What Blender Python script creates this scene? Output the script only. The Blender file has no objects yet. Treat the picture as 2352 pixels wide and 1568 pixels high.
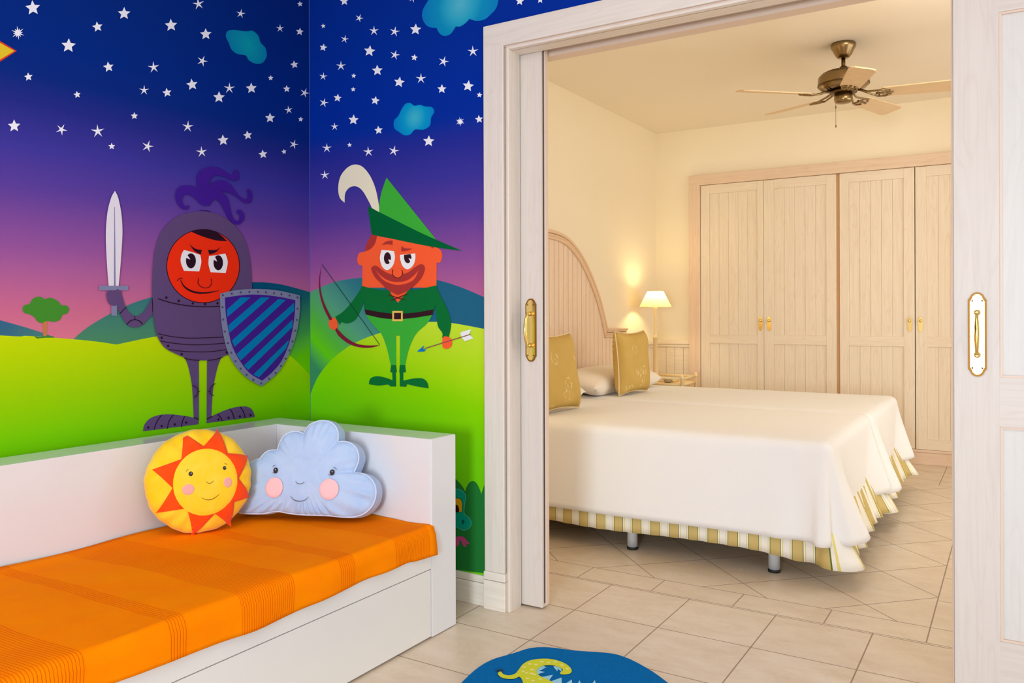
import bpy, bmesh, math, random
from mathutils import Vector, Matrix, noise
from mathutils.geometry import tessellate_polygon
random.seed(7)
S = bpy.context.scene
COL = S.collection

# ------------------------------------------------------------------ camera
FPX, YAW, HORIZ, ROLL, EYE = 1872.3, -0.553414, 719.31, -0.002994, 1.10
_c, _s = math.cos(YAW), math.sin(YAW)
RV, FV, UV_ = Vector((_c, -_s, 0)), Vector((_s, _c, 0)), Vector((0, 0, 1))
CR, SR = math.cos(ROLL), math.sin(ROLL)
cam_d = bpy.data.cameras.new('camera')
cam_d.sensor_width = 36; cam_d.lens = FPX / 2352 * 36
cam_d.shift_y = -(784 - HORIZ) / 2352
cam_d.clip_start = 0.02
cam = bpy.data.objects.new('camera', cam_d); COL.objects.link(cam)
xc = CR * RV + SR * UV_; yc = -SR * RV + CR * UV_; zc = -FV
cam.matrix_world = Matrix(((xc.x, yc.x, zc.x, 0), (xc.y, yc.y, zc.y, 0), (xc.z, yc.z, zc.z, EYE), (0, 0, 0, 1)))
S.camera = cam

# ------------------------------------------------------------------ world, lights, exposure
S.view_settings.view_transform = 'Standard'; S.view_settings.look = 'None'
S.view_settings.gamma = 1; S.view_settings.use_curve_mapping = False
S.view_settings.exposure = 0.0
S.cycles.use_denoising = True
S.cycles.max_bounces = 8; S.cycles.diffuse_bounces = 5; S.cycles.glossy_bounces = 4
S.cycles.transmission_bounces = 6; S.cycles.sample_clamp_indirect = 6
S.cycles.caustics_reflective = False; S.cycles.caustics_refractive = False

world = bpy.data.worlds.new('World'); S.world = world; world.use_nodes = True
bg = world.node_tree.nodes['Background']; bg.inputs[0].default_value = (.75, .87, 1, 1); bg.inputs[1].default_value = 1.0

def area(name, loc, aim, sx, sy, power, color):
    d = bpy.data.lights.new(name, 'AREA'); d.shape = 'RECTANGLE'; d.size = sx; d.size_y = sy
    d.energy = power; d.color = color
    o = bpy.data.objects.new(name, d); COL.objects.link(o); o.location = loc
    o.rotation_euler = (Vector(aim) - Vector(loc)).to_track_quat('-Z', 'Y').to_euler()
    return o
# daylight through the playroom window (behind the camera) and an added soft fill from the right
area('window_daylight', (0.20, -3.12, 1.08), (-0.75, 2.6, 1.0), 0.85, 1.15, 142, (.78, .90, 1.0))
area('right_side_fill', (1.93, -0.2, 1.25), (-2.0, 0.4, 1.0), 1.7, 2.0, 8, (.97, .98, 1.0))
# added overhead fill to brighten the playroom's upward faces
area('playroom_overhead_fill', (-0.8, 0.3, 2.55), (-0.95, 0.3, 0), 1.2, 1.2, 16, (1, .97, .92))
# bedroom: curtained window on the right, added overhead fill aimed towards the far wall
area('bedroom_curtained_window', (1.52, 4.7, 1.35), (-2.0, 4.9, 1.1), 2.4, 1.8, 28, (1.0, .91, .77))
area('bedroom_overhead_fill', (-0.2, 4.1, 2.60), (-0.9, 5.9, 0.3), 0.6, 0.6, 14, (1.0, .90, .75))

# ------------------------------------------------------------------ helpers
def ray(x, y):
    u, v = x - 1176, y - HORIZ
    a = CR * u + SR * v; b = -SR * u + CR * v
    return (a * RV - b * UV_ + FPX * FV) / FPX
EYEV = Vector((0, 0, EYE))
def onplane(x, y, p0, n):
    d = ray(x, y); t = (Vector(p0) - EYEV).dot(n) / d.dot(n)
    return EYEV + d * t

def lin(c):
    out = []
    for v in c[:3]:
        v = v / 255
        out.append(v / 12.92 if v <= 0.04045 else ((v + 0.055) / 1.055) ** 2.4)
    return (*out, 1)

class NT:
    def __init__(s, m):
        s.t = m.node_tree; s.n = s.t.nodes; s.l = s.t.links
    def new(s, t, **k):
        nd = s.n.new(t)
        for a, b in k.items(): setattr(nd, a, b)
        return nd
    def put(s, sock, v):
        if isinstance(v, bpy.types.NodeSocket): s.l.new(v, sock)
        elif v is not None: sock.default_value = v
    def m(s, op, a, b=None, c=None):
        nd = s.new('ShaderNodeMath', operation=op)
        s.put(nd.inputs[0], a); s.put(nd.inputs[1], b); s.put(nd.inputs[2], c)
        return nd.outputs[0]
    def mix(s, f, a, b):
        nd = s.new('ShaderNodeMix', data_type='RGBA')
        s.put(nd.inputs['Factor'], f); s.put(nd.inputs[6], a); s.put(nd.inputs[7], b)
        return nd.outputs[2]
    def ramp(s, f, stops, interp='LINEAR'):
        nd = s.new('ShaderNodeValToRGB'); r = nd.color_ramp; r.interpolation = interp
        while len(r.elements) > 1: r.elements.remove(r.elements[-1])
        r.elements[0].position = stops[0][0]; r.elements[0].color = stops[0][1]
        for p, c in stops[1:]:
            e = r.elements.new(p); e.color = c
        s.put(nd.inputs[0], f); return nd.outputs[0]
    def mrange(s, v, a, b, c=0., d=1.):
        nd = s.new('ShaderNodeMapRange'); s.put(nd.inputs[0], v)
        for i, q in enumerate((a, b, c, d)): s.put(nd.inputs[i + 1], q)
        return nd.outputs[0]
    def coord(s, kind='Object', scale=(1, 1, 1), rot=(0, 0, 0)):
        if kind == 'Position': o = s.new('ShaderNodeNewGeometry').outputs['Position']
        else: o = s.new('ShaderNodeTexCoord').outputs[kind]
        mp = s.new('ShaderNodeMapping'); s.l.new(o, mp.inputs[0])
        mp.inputs['Scale'].default_value = scale; mp.inputs['Rotation'].default_value = rot
        return mp.outputs[0]
    def sep(s, v):
        nd = s.new('ShaderNodeSeparateXYZ'); s.put(nd.inputs[0], v); return nd.outputs
    def noise(s, v, scale, detail=3, rough=.5, dist=0):
        nd = s.new('ShaderNodeTexNoise'); s.put(nd.inputs['Vector'], v)
        nd.inputs['Scale'].default_value = scale; nd.inputs['Detail'].default_value = detail
        nd.inputs['Roughness'].default_value = rough; nd.inputs['Distortion'].default_value = dist
        return nd.outputs[0]
    def bump(s, h, strength=.2, dist=.01):
        nd = s.new('ShaderNodeBump'); s.put(nd.inputs['Height'], h)
        nd.inputs['Strength'].default_value = strength; nd.inputs['Distance'].default_value = dist
        return nd.outputs[0]

def mat(name, col=(200, 200, 200), rough=.6, metal=0., spec=None, **k):
    m = bpy.data.materials.new(name); m.use_nodes = True
    b = m.node_tree.nodes['Principled BSDF']
    b.inputs['Base Color'].default_value = lin(col); b.inputs['Roughness'].default_value = rough
    b.inputs['Metallic'].default_value = metal
    if spec is not None: b.inputs['Specular IOR Level'].default_value = spec
    for a, v in k.items(): b.inputs[a].default_value = v
    m['nt'] = 1
    return m
def bsdf(m): return m.node_tree.nodes['Principled BSDF']

def wood(name, axis, c0, c1, c2, streak=1.0, rough=.45, bandscale=1.0):
    """pale limed ash: long streaks and cathedral figure along axis (0,1,2)"""
    m = mat(name, c0, rough); t = NT(m); b = bsdf(m)
    sc = [11, 11, 11]; sc[axis] = 1.1
    v = t.coord('Object', tuple(sc))
    broad = t.noise(v, 1.2 * bandscale, 2, .5, .5)
    rings = t.m('FRACT', t.m('MULTIPLY', broad, 9.0))
    ringl = t.m('ABSOLUTE', t.m('SUBTRACT', rings, .5))
    ringm = t.mrange(ringl, .30, .5, 0, 1)
    sc2 = [90, 90, 90]; sc2[axis] = 2.0
    fine = t.noise(t.coord('Object', tuple(sc2)), 1.0, 3, .6)
    f1 = t.mrange(fine, .42, .72, 0, .34 * streak)
    f2 = t.mrange(t.noise(t.coord('Object', tuple([3 if i != axis else .5 for i in range(3)])), 1, 2), .35, .7, 0, .6)
    c = t.mix(f2, lin(c0), lin(c1))
    c = t.mix(t.m('MULTIPLY', ringm, .26 * streak), c, lin(c2))
    c = t.mix(f1, c, lin(c2))
    t.put(b.inputs['Base Color'], c)
    t.put(b.inputs['Normal'], t.bump(fine, .05, .002))
    return m

KW = ((231, 223, 212), (233, 221, 212), (214, 200, 187))
WOODV = wood('limed_wood_vertical', 2, *KW)
WOODH = wood('limed_wood_horizontal', 0, *KW)
DW = ((219, 211, 202), (221, 210, 203), (204, 191, 180))
DOORV = wood('door_wood_vertical', 2, *DW)
DOORH = wood('door_wood_horizontal', 0, *DW)
WOODY = wood('limed_wood_deep', 1, *KW)
BW = ((242, 228, 206), (243, 229, 209), (222, 198, 168))
BWV = wood('bedroom_wood_vertical', 2, *BW)
BWH = wood('bedroom_wood_horizontal', 0, *BW)
BWY = wood('bedroom_wood_deep', 1, *BW)
TRIMH = wood('bedroom_trim_wood_horizontal', 0, (236, 210, 184), (238, 212, 188), (216, 182, 152))
TRIMV = wood('bedroom_trim_wood_vertical', 2, (236, 210, 184), (238, 212, 188), (216, 182, 152))
PINK = mat('pink_limed_bead', (228, 204, 186), .45)
DARKGAP = mat('dark_gap', (70, 55, 45), .8)
WHITE_LAC = mat('white_lacquer', (226, 227, 230), .12, spec=.6)
WHITE_FRONT = mat('white_foil_front', (230, 229, 225), .28)
PLASTER_W = mat('white_plaster', (238, 236, 232), .9)
CREAM = mat('cream_paint', (250, 238, 212), .85)
CEILC = mat('bedroom_ceiling_paint', (244, 234, 216), .9)
BRASS = mat('polished_brass', (242, 212, 130), .16, 1.0)
BRASSE = mat('brass_edge', (150, 104, 44), .5, .8)
ABRASS = mat('antique_brass', (146, 124, 88), .26, 1.0)
ABRASSD = mat('antique_brass_dark', (96, 74, 46), .35, 1.0)
BLACK = mat('black_rubber', (20, 20, 22), .6)
STEEL = mat('satin_steel', (214, 220, 226), .4, .25)

def cloth(name, col, rough=.9, scale=500, bump=.15, var=None):
    m = mat(name, col, rough, spec=.2); t = NT(m); b = bsdf(m)
    v = t.coord('Object')
    n1 = t.noise(v, scale, 2); n2 = t.noise(v, 9, 3)
    h = t.m('ADD', t.m('MULTIPLY', n1, .15), n2)
    t.put(b.inputs['Normal'], t.bump(h, bump, .01))
    if var: t.put(b.inputs['Base Color'], t.mix(t.mrange(n2, .35, .7, 0, 1), lin(col), lin(var)))
    b.inputs['Sheen Weight'].default_value = .15
    return m

# ---- mesh helpers
def box(bm, lo, hi, mi=0, bev=0.0):
    r = bmesh.ops.create_cube(bm, size=1)
    vs = r['verts']; lo = Vector(lo); hi = Vector(hi)
    for v in vs:
        v.co = Vector([(lo[i] + hi[i]) / 2 + v.co[i] * (hi[i] - lo[i]) for i in range(3)])
    fs = set(f for v in vs for f in v.link_faces)
    if bev > 0:
        es = list(set(e for v in vs for e in v.link_edges))
        rr = bmesh.ops.bevel(bm, geom=es, offset=bev, segments=2, affect='EDGES', profile=.5)
        fs = set(rr['faces']) | set(f for f in fs if f.is_valid)
        for v in rr['verts']:
            fs |= set(v.link_faces)
    for f in fs:
        if f.is_valid: f.material_index = mi
def lathe(bm, prof, ctr=(0, 0, 0), seg=32, mi=0, M=None, smooth=True):
    rings = []
    ctr = Vector(ctr)
    for r, z in prof:
        ring = []
        for i in range(seg):
            a = 2 * math.pi * i / seg
            p = Vector((r * math.cos(a), r * math.sin(a), z))
            if M is not None: p = M @ p
            ring.append(bm.verts.new(p + ctr))
        rings.append(ring)
    for a, b in zip(rings, rings[1:]):
        for i in range(seg):
            f = bm.faces.new((a[i], a[(i + 1) % seg], b[(i + 1) % seg], b[i])); f.material_index = mi; f.smooth = smooth
    for ring in (rings[0], rings[-1]):
        try:
            f = bm.faces.new(ring); f.material_index = mi
        except ValueError: pass
def tube(bm, pts, r, seg=8, mi=0, closed=False, flat=None):
    pts = [Vector(p) for p in pts]; n = len(pts); rings = []
    prev = None
    for i, p in enumerate(pts):
        if closed: t = pts[(i + 1) % n] - pts[i - 1]
        else: t = pts[min(i + 1, n - 1)] - pts[max(i - 1, 0)]
        t.normalize()
        if prev is None:
            a = Vector((0, 0, 1)) if abs(t.z) < .9 else Vector((1, 0, 0))
            prev = t.cross(a).normalized()
        u = (prev - t * prev.dot(t)).normalized(); prev = u
        w = t.cross(u)
        rr = r[i] if isinstance(r, (list, tuple)) else r
        rings.append([bm.verts.new(p + rr * (u * math.cos(2 * math.pi * k / seg) + w * math.sin(2 * math.pi * k / seg))) for k in range(seg)])
    m = n if closed else n - 1
    for i in range(m):
        A, B = rings[i], rings[(i + 1) % n]
        for k in range(seg):
            f = bm.faces.new((A[k], A[(k + 1) % seg], B[(k + 1) % seg], B[k])); f.smooth = True; f.material_index = mi
    if not closed:
        for R_ in (rings[0], rings[-1]):
            f = bm.faces.new(R_); f.material_index = mi
def flat_poly(bm, pts, mi=0, uvl=None):
    vs = [bm.verts.new(p) for p in pts]
    for t in tessellate_polygon([[Vector(p) for p in pts]]):
        try:
            f = bm.faces.new([vs[i] for i in t]); f.material_index = mi
        except ValueError: pass
def extrude_poly(bm, pts, d, mi=0, side_mi=None):
    """closed outline pts (3D), thickness vector d"""
    d = Vector(d); n = len(pts)
    a = [bm.verts.new(p) for p in pts]; b = [bm.verts.new(Vector(p) + d) for p in pts]
    for t in tessellate_polygon([[Vector(p) for p in pts]]):
        for q in ([a[i] for i in t], [b[i] for i in reversed(t)]):
            try:
                f = bm.faces.new(q); f.material_index = mi
            except ValueError: pass
    for i in range(n):
        f = bm.faces.new((a[i], a[(i + 1) % n], b[(i + 1) % n], b[i])); f.material_index = mi if side_mi is None else side_mi
def smooth_path(pts, closed=True, step=6):
    """Catmull-Rom through points; a point with third value 1 is a sharp corner"""
    P = [(p[0], p[1]) for p in pts]; C_ = [len(p) > 2 for p in pts]; n = len(P); out = []
    rng = range(n) if closed else range(n - 1)
    for i in rng:
        p1, p2 = P[i], P[(i + 1) % n]
        c1, c2 = C_[i], C_[(i + 1) % n]
        p0 = P[i - 1] if (closed or i > 0) else p1
        p3 = P[(i + 2) % n] if (closed or i + 2 < n) else p2
        if c1: p0 = p1
        if c2: p3 = p2
        if c1 and c2:
            out.append(p1); continue
        L = math.hypot(p2[0] - p1[0], p2[1] - p1[1])
        k = max(1, min(8, int(L / step)))
        for j in range(k):
            t = j / k; t2 = t * t; t3 = t2 * t
            out.append(tuple(.5 * ((2 * p1[q]) + (-p0[q] + p2[q]) * t + (2 * p0[q] - 5 * p1[q] + 4 * p2[q] - p3[q]) * t2 + (-p0[q] + 3 * p1[q] - 3 * p2[q] + p3[q]) * t3) for q in (0, 1)))
    if not closed: out.append(P[-1])
    return out

def wloc(o):
    v = Vector(o.location)
    while o.parent: o = o.parent; v += Vector(o.location)
    return v
def obj(name, bm, m, parent=None, origin=None, shade=False, normals=True, label=None):
    if normals: bmesh.ops.recalc_face_normals(bm, faces=bm.faces)
    me = bpy.data.meshes.new(name); bm.to_mesh(me); bm.free()
    for x in (m if isinstance(m, (list, tuple)) else [m]): me.materials.append(x)
    if shade:
        for p in me.polygons: p.use_smooth = True
    o = bpy.data.objects.new(name, me); COL.objects.link(o)
    if parent is not None:
        base = wloc(parent); me.transform(Matrix.Translation(-base)); o.parent = parent
    elif origin is not None:
        me.transform(Matrix.Translation(-Vector(origin))); o.location = origin
    if label: o['label'] = label
    return o
def thing(name, label, cat, loc, group=None):
    o = bpy.data.objects.new(name, None); COL.objects.link(o); o.location = loc; o.empty_display_size = .1
    o['label'] = label; o['category'] = cat
    if group: o['group'] = group
    return o
def tag(o, label, cat, group=None):
    o['label'] = label; o['category'] = cat
    if group: o['group'] = group
    return o
def struct(o): o['kind'] = 'structure'; return o
def B(): return bmesh.new()

# ------------------------------------------------------------------ dimensions
XA = -2.615       # long left wall (mural), same plane carries on into the bedroom
YB = 2.56         # partition with the sliding doors, playroom face
YB2 = 2.72        # its bedroom face
YW = 6.56         # wardrobe front
CEIL = 2.63
XL, XR = -1.583, 0.56   # doorway
ZD = 2.069
XRW = 2.05        # playroom right wall
XRB = 1.65        # bedroom right wall
YF = -3.25        # playroom front wall

# ------------------------------------------------------------------ floor: procedural tiles
def tile_floor():
    m = mat('stone_tile_floor', (220, 204, 184), .33); t = NT(m); b = bsdf(m)
    pos = t.coord('Position'); x, y, z = t.sep(pos)[:3]
    HW = .0022
    def line(c, pitch, off):      # 1 on a grout line
        f = t.m('FRACT', t.m('DIVIDE', t.m('SUBTRACT', c, off), pitch))
        d = t.m('MULTIPLY', t.m('MINIMUM', f, t.m('SUBTRACT', 1., f)), pitch)
        return t.m('LESS_THAN', d, HW)
    def cell(c, pitch, off): return t.m('FLOOR', t.m('DIVIDE', t.m('SUBTRACT', c, off), pitch))
    def single(c, at): return t.m('LESS_THAN', t.m('ABSOLUTE', t.m('SUBTRACT', c, at)), HW)
    mx = lambda a, b_: t.m('MAXIMUM', a, b_)
    mul = lambda a, b_: t.m('MULTIPLY', a, b_)
    lt = lambda a, b_: t.m('LESS_THAN', a, b_)
    gt = lambda a, b_: t.m('GREATER_THAN', a, b_)
    inv = lambda a: t.m('SUBTRACT', 1., a)
    # regions
    r1 = lt(y, 3.03)
    r2 = mul(gt(y, 3.03), lt(y, 3.185))
    body = gt(y, 3.185)
    inner = mul(mul(body, lt(y, 5.83)), lt(x, -.256))
    rcol = mul(mul(body, gt(x, -.256)), lt(x, -.105))
    rest = mul(mul(body, inv(inner)), inv(rcol))
    g1 = mx(line(x, .325, -1.394), line(y, .3265, 2.691))
    g2 = line(x, .325, -1.556)
    u = t.m('MULTIPLY', t.m('ADD', x, y), .70711); v = t.m('MULTIPLY', t.m('SUBTRACT', y, x), .70711)
    g3 = mx(line(u, .3235, 2.645), line(v, .33, 3.011))
    g4 = line(y, .31, 3.185)
    g5 = mx(line(x, .325, -.417), line(y, .3, 5.985))
    edges = mx(mx(single(y, 3.03), single(y, 3.185)), mul(gt(y, 3.03), mx(single(x, -.256), single(x, -.105))))
    edges = mx(edges, mul(lt(x, -.256), mx(single(y, 5.83), single(y, 5.985))))
    edges = mx(edges, 0.)
    g = mx(mx(mul(r1, g1), mul(r2, g2)), mx(mul(inner, g3), mx(mul(rcol, g4), mul(rest, g5))))
    g = mx(g, edges)
    ids = t.m('ADD', mul(r1, t.m('ADD', cell(x, .325, -1.394), mul(cell(y, .3265, 2.691), 7.3))),
              t.m('ADD', mul(inner, t.m('ADD', cell(u, .3235, 2.645), mul(cell(v, .33, 3.011), 5.7))), mul(r2, mul(cell(x, .325, -1.556), 3.1))))
    wn = t.new('ShaderNodeTexWhiteNoise', noise_dimensions='1D'); t.put(wn.inputs['W'], ids)
    cloud = t.noise(t.coord('Position', (1, 2, 1)), 5.5, 6, .7, .2)
    fine = t.noise(pos, 60, 3)
    c = t.mix(t.mrange(cloud, .3, .72), lin((226, 212, 193)), lin((208, 188, 164)))
    c = t.mix(t.m('MULTIPLY', wn.outputs[0], .3), c, lin((214, 194, 172)))
    c = t.mix(t.mrange(fine, .5, .8, 0, .25), c, lin((232, 222, 206)))
    c = t.mix(mul(g, .8), c, lin((128, 104, 86)))
    t.put(b.inputs['Base Color'], c)
    t.put(b.inputs['Roughness'], t.m('ADD', t.mrange(cloud, .3, .7, .26, .42), mul(g, .4)))
    h = t.m('SUBTRACT', t.m('MULTIPLY', cloud, .1), g)
    t.put(b.inputs['Normal'], t.bump(h, .25, .004))
    return m
bm = B(); box(bm, (XA - .12, YF - .12, -.1), (2.3, 7.3, 0)); struct(obj('floor', bm, tile_floor()))
bm = B(); box(bm, (XA - .12, YF - .12, CEIL), (2.3, YB2 - .08, CEIL + .1)); struct(obj('ceiling', bm, PLASTER_W))
bm = B(); box(bm, (XA - .12, YB2 - .08, CEIL), (2.3, 7.3, CEIL + .1)); struct(obj('ceiling', bm, CEILC))

# walls
bm = B(); box(bm, (XA - .12, YF - .12, 0), (XA, YB2 - .01, CEIL)); struct(obj('wall_left', bm, PLASTER_W))
bm = B(); box(bm, (XA - .12, YB2 - .01, 0), (XA, 7.3, CEIL)); struct(obj('wall_bedroom_left', bm, CREAM))
# partition: hollow on both sides of the doorway, where the doors slide into it
bm = B()
for (x0, x1) in ((XA, XL - .015), (XR + .015, 2.17)):
    box(bm, (x0, YB, 0), (x1, 2.622, CEIL)); box(bm, (x0, 2.684, 0), (x1, YB2, CEIL), 1)
box(bm, (XL - .015, YB, ZD + .02), (XR + .015, 2.622, CEIL)); box(bm, (XL - .015, 2.684, ZD + .02), (XR + .015, YB2, CEIL), 1)
struct(obj('wall_middle', bm, [PLASTER_W, CREAM]))
# front wall with the window behind the camera
bm = B()
wx0, wx1, wz0, wz1 = -.26, .66, .45, 1.71
for a, b_ in (((XA, 0), (wx0, CEIL)), ((wx1, 0), (XRW, CEIL)), ((wx0, 0), (wx1, wz0)), ((wx0, wz1), (wx1, CEIL))):
    box(bm, (a[0], YF - .12, a[1]), (b_[0], YF, b_[1]))
struct(obj('wall_front', bm, PLASTER_W))
bm = B()
for a, b_ in (((YF, 0), (-1.1, CEIL)), ((.7, 0), (YB, CEIL)), ((-1.1, 2.3), (.7, CEIL))):
    box(bm, (XRW, a[0], a[1]), (XRW + .12, b_[0], b_[1]))
struct(obj('wall_right', bm, PLASTER_W))
bm = B()
for a, b_ in (((YB2, 0), (3.4, CEIL)), ((6.0, 0), (7.3, CEIL)), ((3.4, 2.3), (6.0, CEIL)), ((3.4, 0), (6.0, .4))):
    box(bm, (XRB, a[0], a[1]), (XRB + .12, b_[0], b_[1]))
struct(obj('wall_bedroom_right', bm, CREAM))
# far bedroom wall around the built-in wardrobe
bm = B()
box(bm, (XA, YW + .03, 0), (-2.30, YW + .15, CEIL)); box(bm, (-2.30, YW + .03, 2.20), (XRB, YW + .15, CEIL)); box(bm, (1.42, YW + .03, 0), (XRB, YW + .15, 2.2))
box(bm, (XA, 7.2, 0), (XRB, 7.3, CEIL))
struct(obj('wall_back', bm, CREAM))
# wainscot and chair rail in the far left corner
bm = B()
yy = 5.84
while yy < YW + .02:
    box(bm, (XA, yy, .08), (XA + .012, min(yy + .074, YW + .03), .812), 0, .002); yy += .076
box(bm, (XA, 5.84, .812), (XA + .022, YW + .03, .832), 0, .004); box(bm, (XA, 5.84, .832), (XA + .034, YW + .03, .871), 0, .01)
struct(obj('trim_1', bm, BWV))
bm = B()
xx = XA + .013
while xx < -2.315:
    box(bm, (xx, YW + .018, .08), (min(xx + .074, -2.312), YW + .03, .812), 0, .002); xx += .076
box(bm, (XA + .012, YW + .006, .812), (-2.312, YW + .03, .832), 0, .004); box(bm, (XA + .012, YW - .004, .832), (-2.312, YW + .03, .871), 0, .01)
struct(obj('trim_2', bm, BWH))
bm = B(); box(bm, (XA + .012, YW + .01, 0), (-2.312, YW + .03, .085), 0, .004); struct(obj('baseboard_back', bm, BWH))
bm = B(); box(bm, (XA, 2.74, 0), (XA + .014, YW + .01, .085), 0, .004); struct(obj('baseboard_bedroom_left', bm, BWY))
# playroom skirting
SK = wood('skirting_limed', 0, (240, 232, 220), (242, 230, 218), (222, 206, 190))
bm = B(); box(bm, (XA + .014, YB - .013, 0), (-1.69, YB, .084), 0, .002); box(bm, (XA + .014, YB - .011, .085), (-1.69, YB, .113), 0, .004)
struct(obj('baseboard_middle', bm, SK))
bm = B(); box(bm, (XA, YF, 0), (XA + .013, YB, .113), 0, .003); struct(obj('baseboard_left', bm, SK))

# ------------------------------------------------------------------ doorway casing
bm = B()
def casing_side(sx, x0, x1):      # x0 outer, x1 doorway side
    lo, hi = min(x0, x1), max(x0, x1)
bx = -1.602
box(bm, (-1.69, YB - .025, .14), (bx, YB, 2.17), 0, .003)               # flat board
box(bm, (-1.692, YB - .030, 0), (bx + .004, YB, .108), 2, .002)         # plinth block
box(bm, (-1.692, YB - .030, .1095), (bx + .004, YB, .14), 2, .003)
box(bm, (bx + .0045, YB - .014, 0), (bx + .010, YB, 2.08), 1)           # groove
box(bm, (bx + .010, YB - .020, 0), (XL + .001, YB + .005, 2.075), 0, .003)  # inner bead
box(bm, (XL - .015, YB, 0), (XL, 2.622, ZD + .02), 0)                   # jamb, playroom side
box(bm, (XL - .015, 2.684, 0), (XL, YB2 + .02, ZD), 0)                  # jamb, bedroom side
rx = .58
box(bm, (rx, YB - .025, .0), (rx + .088, YB, 2.17), 0, .003)
box(bm, (XR, YB - .02, 0), (rx, 2.622, ZD + .02), 0, .003); box(bm, (XR, 2.684, 0), (XR + .015, YB2 + .02, ZD), 0)
box(bm, (XL - .12, YB2, 0), (XL - .015, YB2 + .02, 2.16), 0, .003); box(bm, (XR + .015, YB2, 0), (XR + .12, YB2 + .02, 2.16), 0, .003)
struct(obj('trim_3', bm, [WOODV, PINK, SK]))
bm = B()
box(bm, (-1.69 + .0005, YB - .0255, 2.085), (rx + .088, YB, 2.1705), 0, .003)
box(bm, (bx + .0045, YB - .014, 2.078), (rx, YB, 2.086), 1)
box(bm, (bx + .010, YB - .0205, ZD), (XR + .01, YB + .005, 2.079), 0, .003)
box(bm, (XL, YB, ZD), (XR, 2.622, ZD + .02), 0)
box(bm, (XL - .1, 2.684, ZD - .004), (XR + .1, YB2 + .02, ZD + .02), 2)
box(bm, (XL - .12, YB2, ZD + .02), (XR + .12, YB2 + .02, 2.16), 0, .003)
box(bm, (XL, 2.622, ZD + .045), (XR, 2.684, ZD + .06), 3)
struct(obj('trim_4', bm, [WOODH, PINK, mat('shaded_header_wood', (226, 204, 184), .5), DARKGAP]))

# ------------------------------------------------------------------ sliding doors
def plate_pts(cx, z0, z1, w):
    """ogee-ended escutcheon outline in x,z"""
    h = w / 2; e = .021
    pts = [(-h, z0 + e), (-h * .80, z0 + e * .72), (-h * .62, z0 + e * .30), (-h * .30, z0 + e * .05), (0, z0), (h * .30, z0 + e * .05), (h * .62, z0 + e * .30), (h * .80, z0 + e * .72), (h, z0 + e),
           (h, z1 - e), (h * .80, z1 - e * .72), (h * .62, z1 - e * .30), (h * .30, z1 - e * .05), (0, z1), (-h * .30, z1 - e * .05), (-h * .62, z1 - e * .30), (-h * .80, z1 - e * .72), (-h, z1 - e)]
    return [(cx + a, z) for a, z in pts]
def pull_handle(cx, yf, parent):
    z0, z1 = .919, 1.155
    bm = B()
    extrude_poly(bm, [(x, yf - .0005, z) for x, z in plate_pts(cx, z0, z1, .046)], (0, -.0035, 0), 1)
    extrude_poly(bm, [(x, yf - .004, z) for x, z in plate_pts(cx, z0 + .0055, z1 - .0055, .035)], (0, -.0015, 0), 0)
    for dx in (-.012, .012):
        for z in (z0 + .024, z1 - .024):
            lathe(bm, [(.0001, 0), (.0026, 0), (.0022, .0014), (.0001, .0016)], (cx + dx, yf - .0056, z), 10, 2, Matrix.Rotation(math.pi / 2, 3, 'X'))
    h = obj('door_handle', bm, [BRASS, BRASSE, ABRASSD], parent, label='polished brass pull handle')
    bm = B()
    zt, zb = 1.098, .980
    for z in (zt, zb):
        lathe(bm, [(.0085, 0), (.0085, .003), (.005, .006), (.0048, .012), (.0068, .018), (.0068, .022), (.003, .026)], (cx, yf - .0055, z), 16, 0, Matrix.Rotation(math.pi / 2, 3, 'X'))
    pts = []; rad = []
    for i in range(17):
        t = i / 16
        z = zt - (zt - zb) * t
        out = .026 + .020 * math.sin(math.pi * t) ** .45
        pts.append((cx, yf - out, z)); rad.append(.0042 + .0024 * math.sin(math.pi * t) ** 2)
    tube(bm, pts, rad, 12)
    obj('pull_bar', bm, BRASS, h)
def sliding_door(name, x0, x1, lead, hx, label):
    """lead = +1: meeting edge at x1, -1: at x0"""
    y0, y1 = 2.63, 2.676
    st = .113
    bm = B()
    zt = ZD + .03
    box(bm, (x0, y0 + .0, .006), (x0 + st, y1, zt), 0, .002); box(bm, (x1 - st, y0, .006), (x1, y1, zt), 0, .002)
    for a, b_ in ((.006, .187), (.782, .918), (1.93, zt)):
        box(bm, (x0 + st - .004, y0 + .0006, a), (x1 - st + .004, y1 - .0006, b_), 1)
    # routed lines on the middle rail
    for a, b_ in ((.187, .782), (.918, 1.93)):
        box(bm, (x0 + st - .003, y0 + .013, a - .003), (x1 - st + .003, y1 - .013, b_ + .003), 2)
        # sticking around each panel
        for q0, q1 in (((x0 + st, a), (x0 + st + .006, b_)), ((x1 - st - .006, a), (x1 - st, b_)), ((x0 + st + .006, a), (x1 - st - .006, a + .006)), ((x0 + st + .006, b_ - .006), (x1 - st - .006, b_))):
            box(bm, (q0[0], y0 + .005, q0[1]), (q1[0], y0 + .0135, q1[1]), 4)
    e = x1 if lead > 0 else x0
    # rebated meeting edge: dark groove and narrow tongue
    if lead > 0:
        box(bm, (e - .001, y0 + .012, .02), (e + .0008, y0 + .020, zt - .002), 3); box(bm, (e, y0 + .020, .012), (e + .006, y1 - .002, zt - .002), 4, .002)
    else:
        box(bm, (e - .0008, y0 + .012, .02), (e + .001, y0 + .020, zt - .002), 3); box(bm, (e - .006, y0 + .020, .012), (e, y1 - .002, zt - .002), 4, .002)
    o = struct(obj(name, bm, [DOORV, DOORH, wood(name + '_panel_wood', 2, (219, 217, 212), (221, 217, 213), (206, 201, 195), .8), DARKGAP, PINK]))
    o['label'] = label
    pull_handle(hx, y0, o)
    return o
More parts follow.
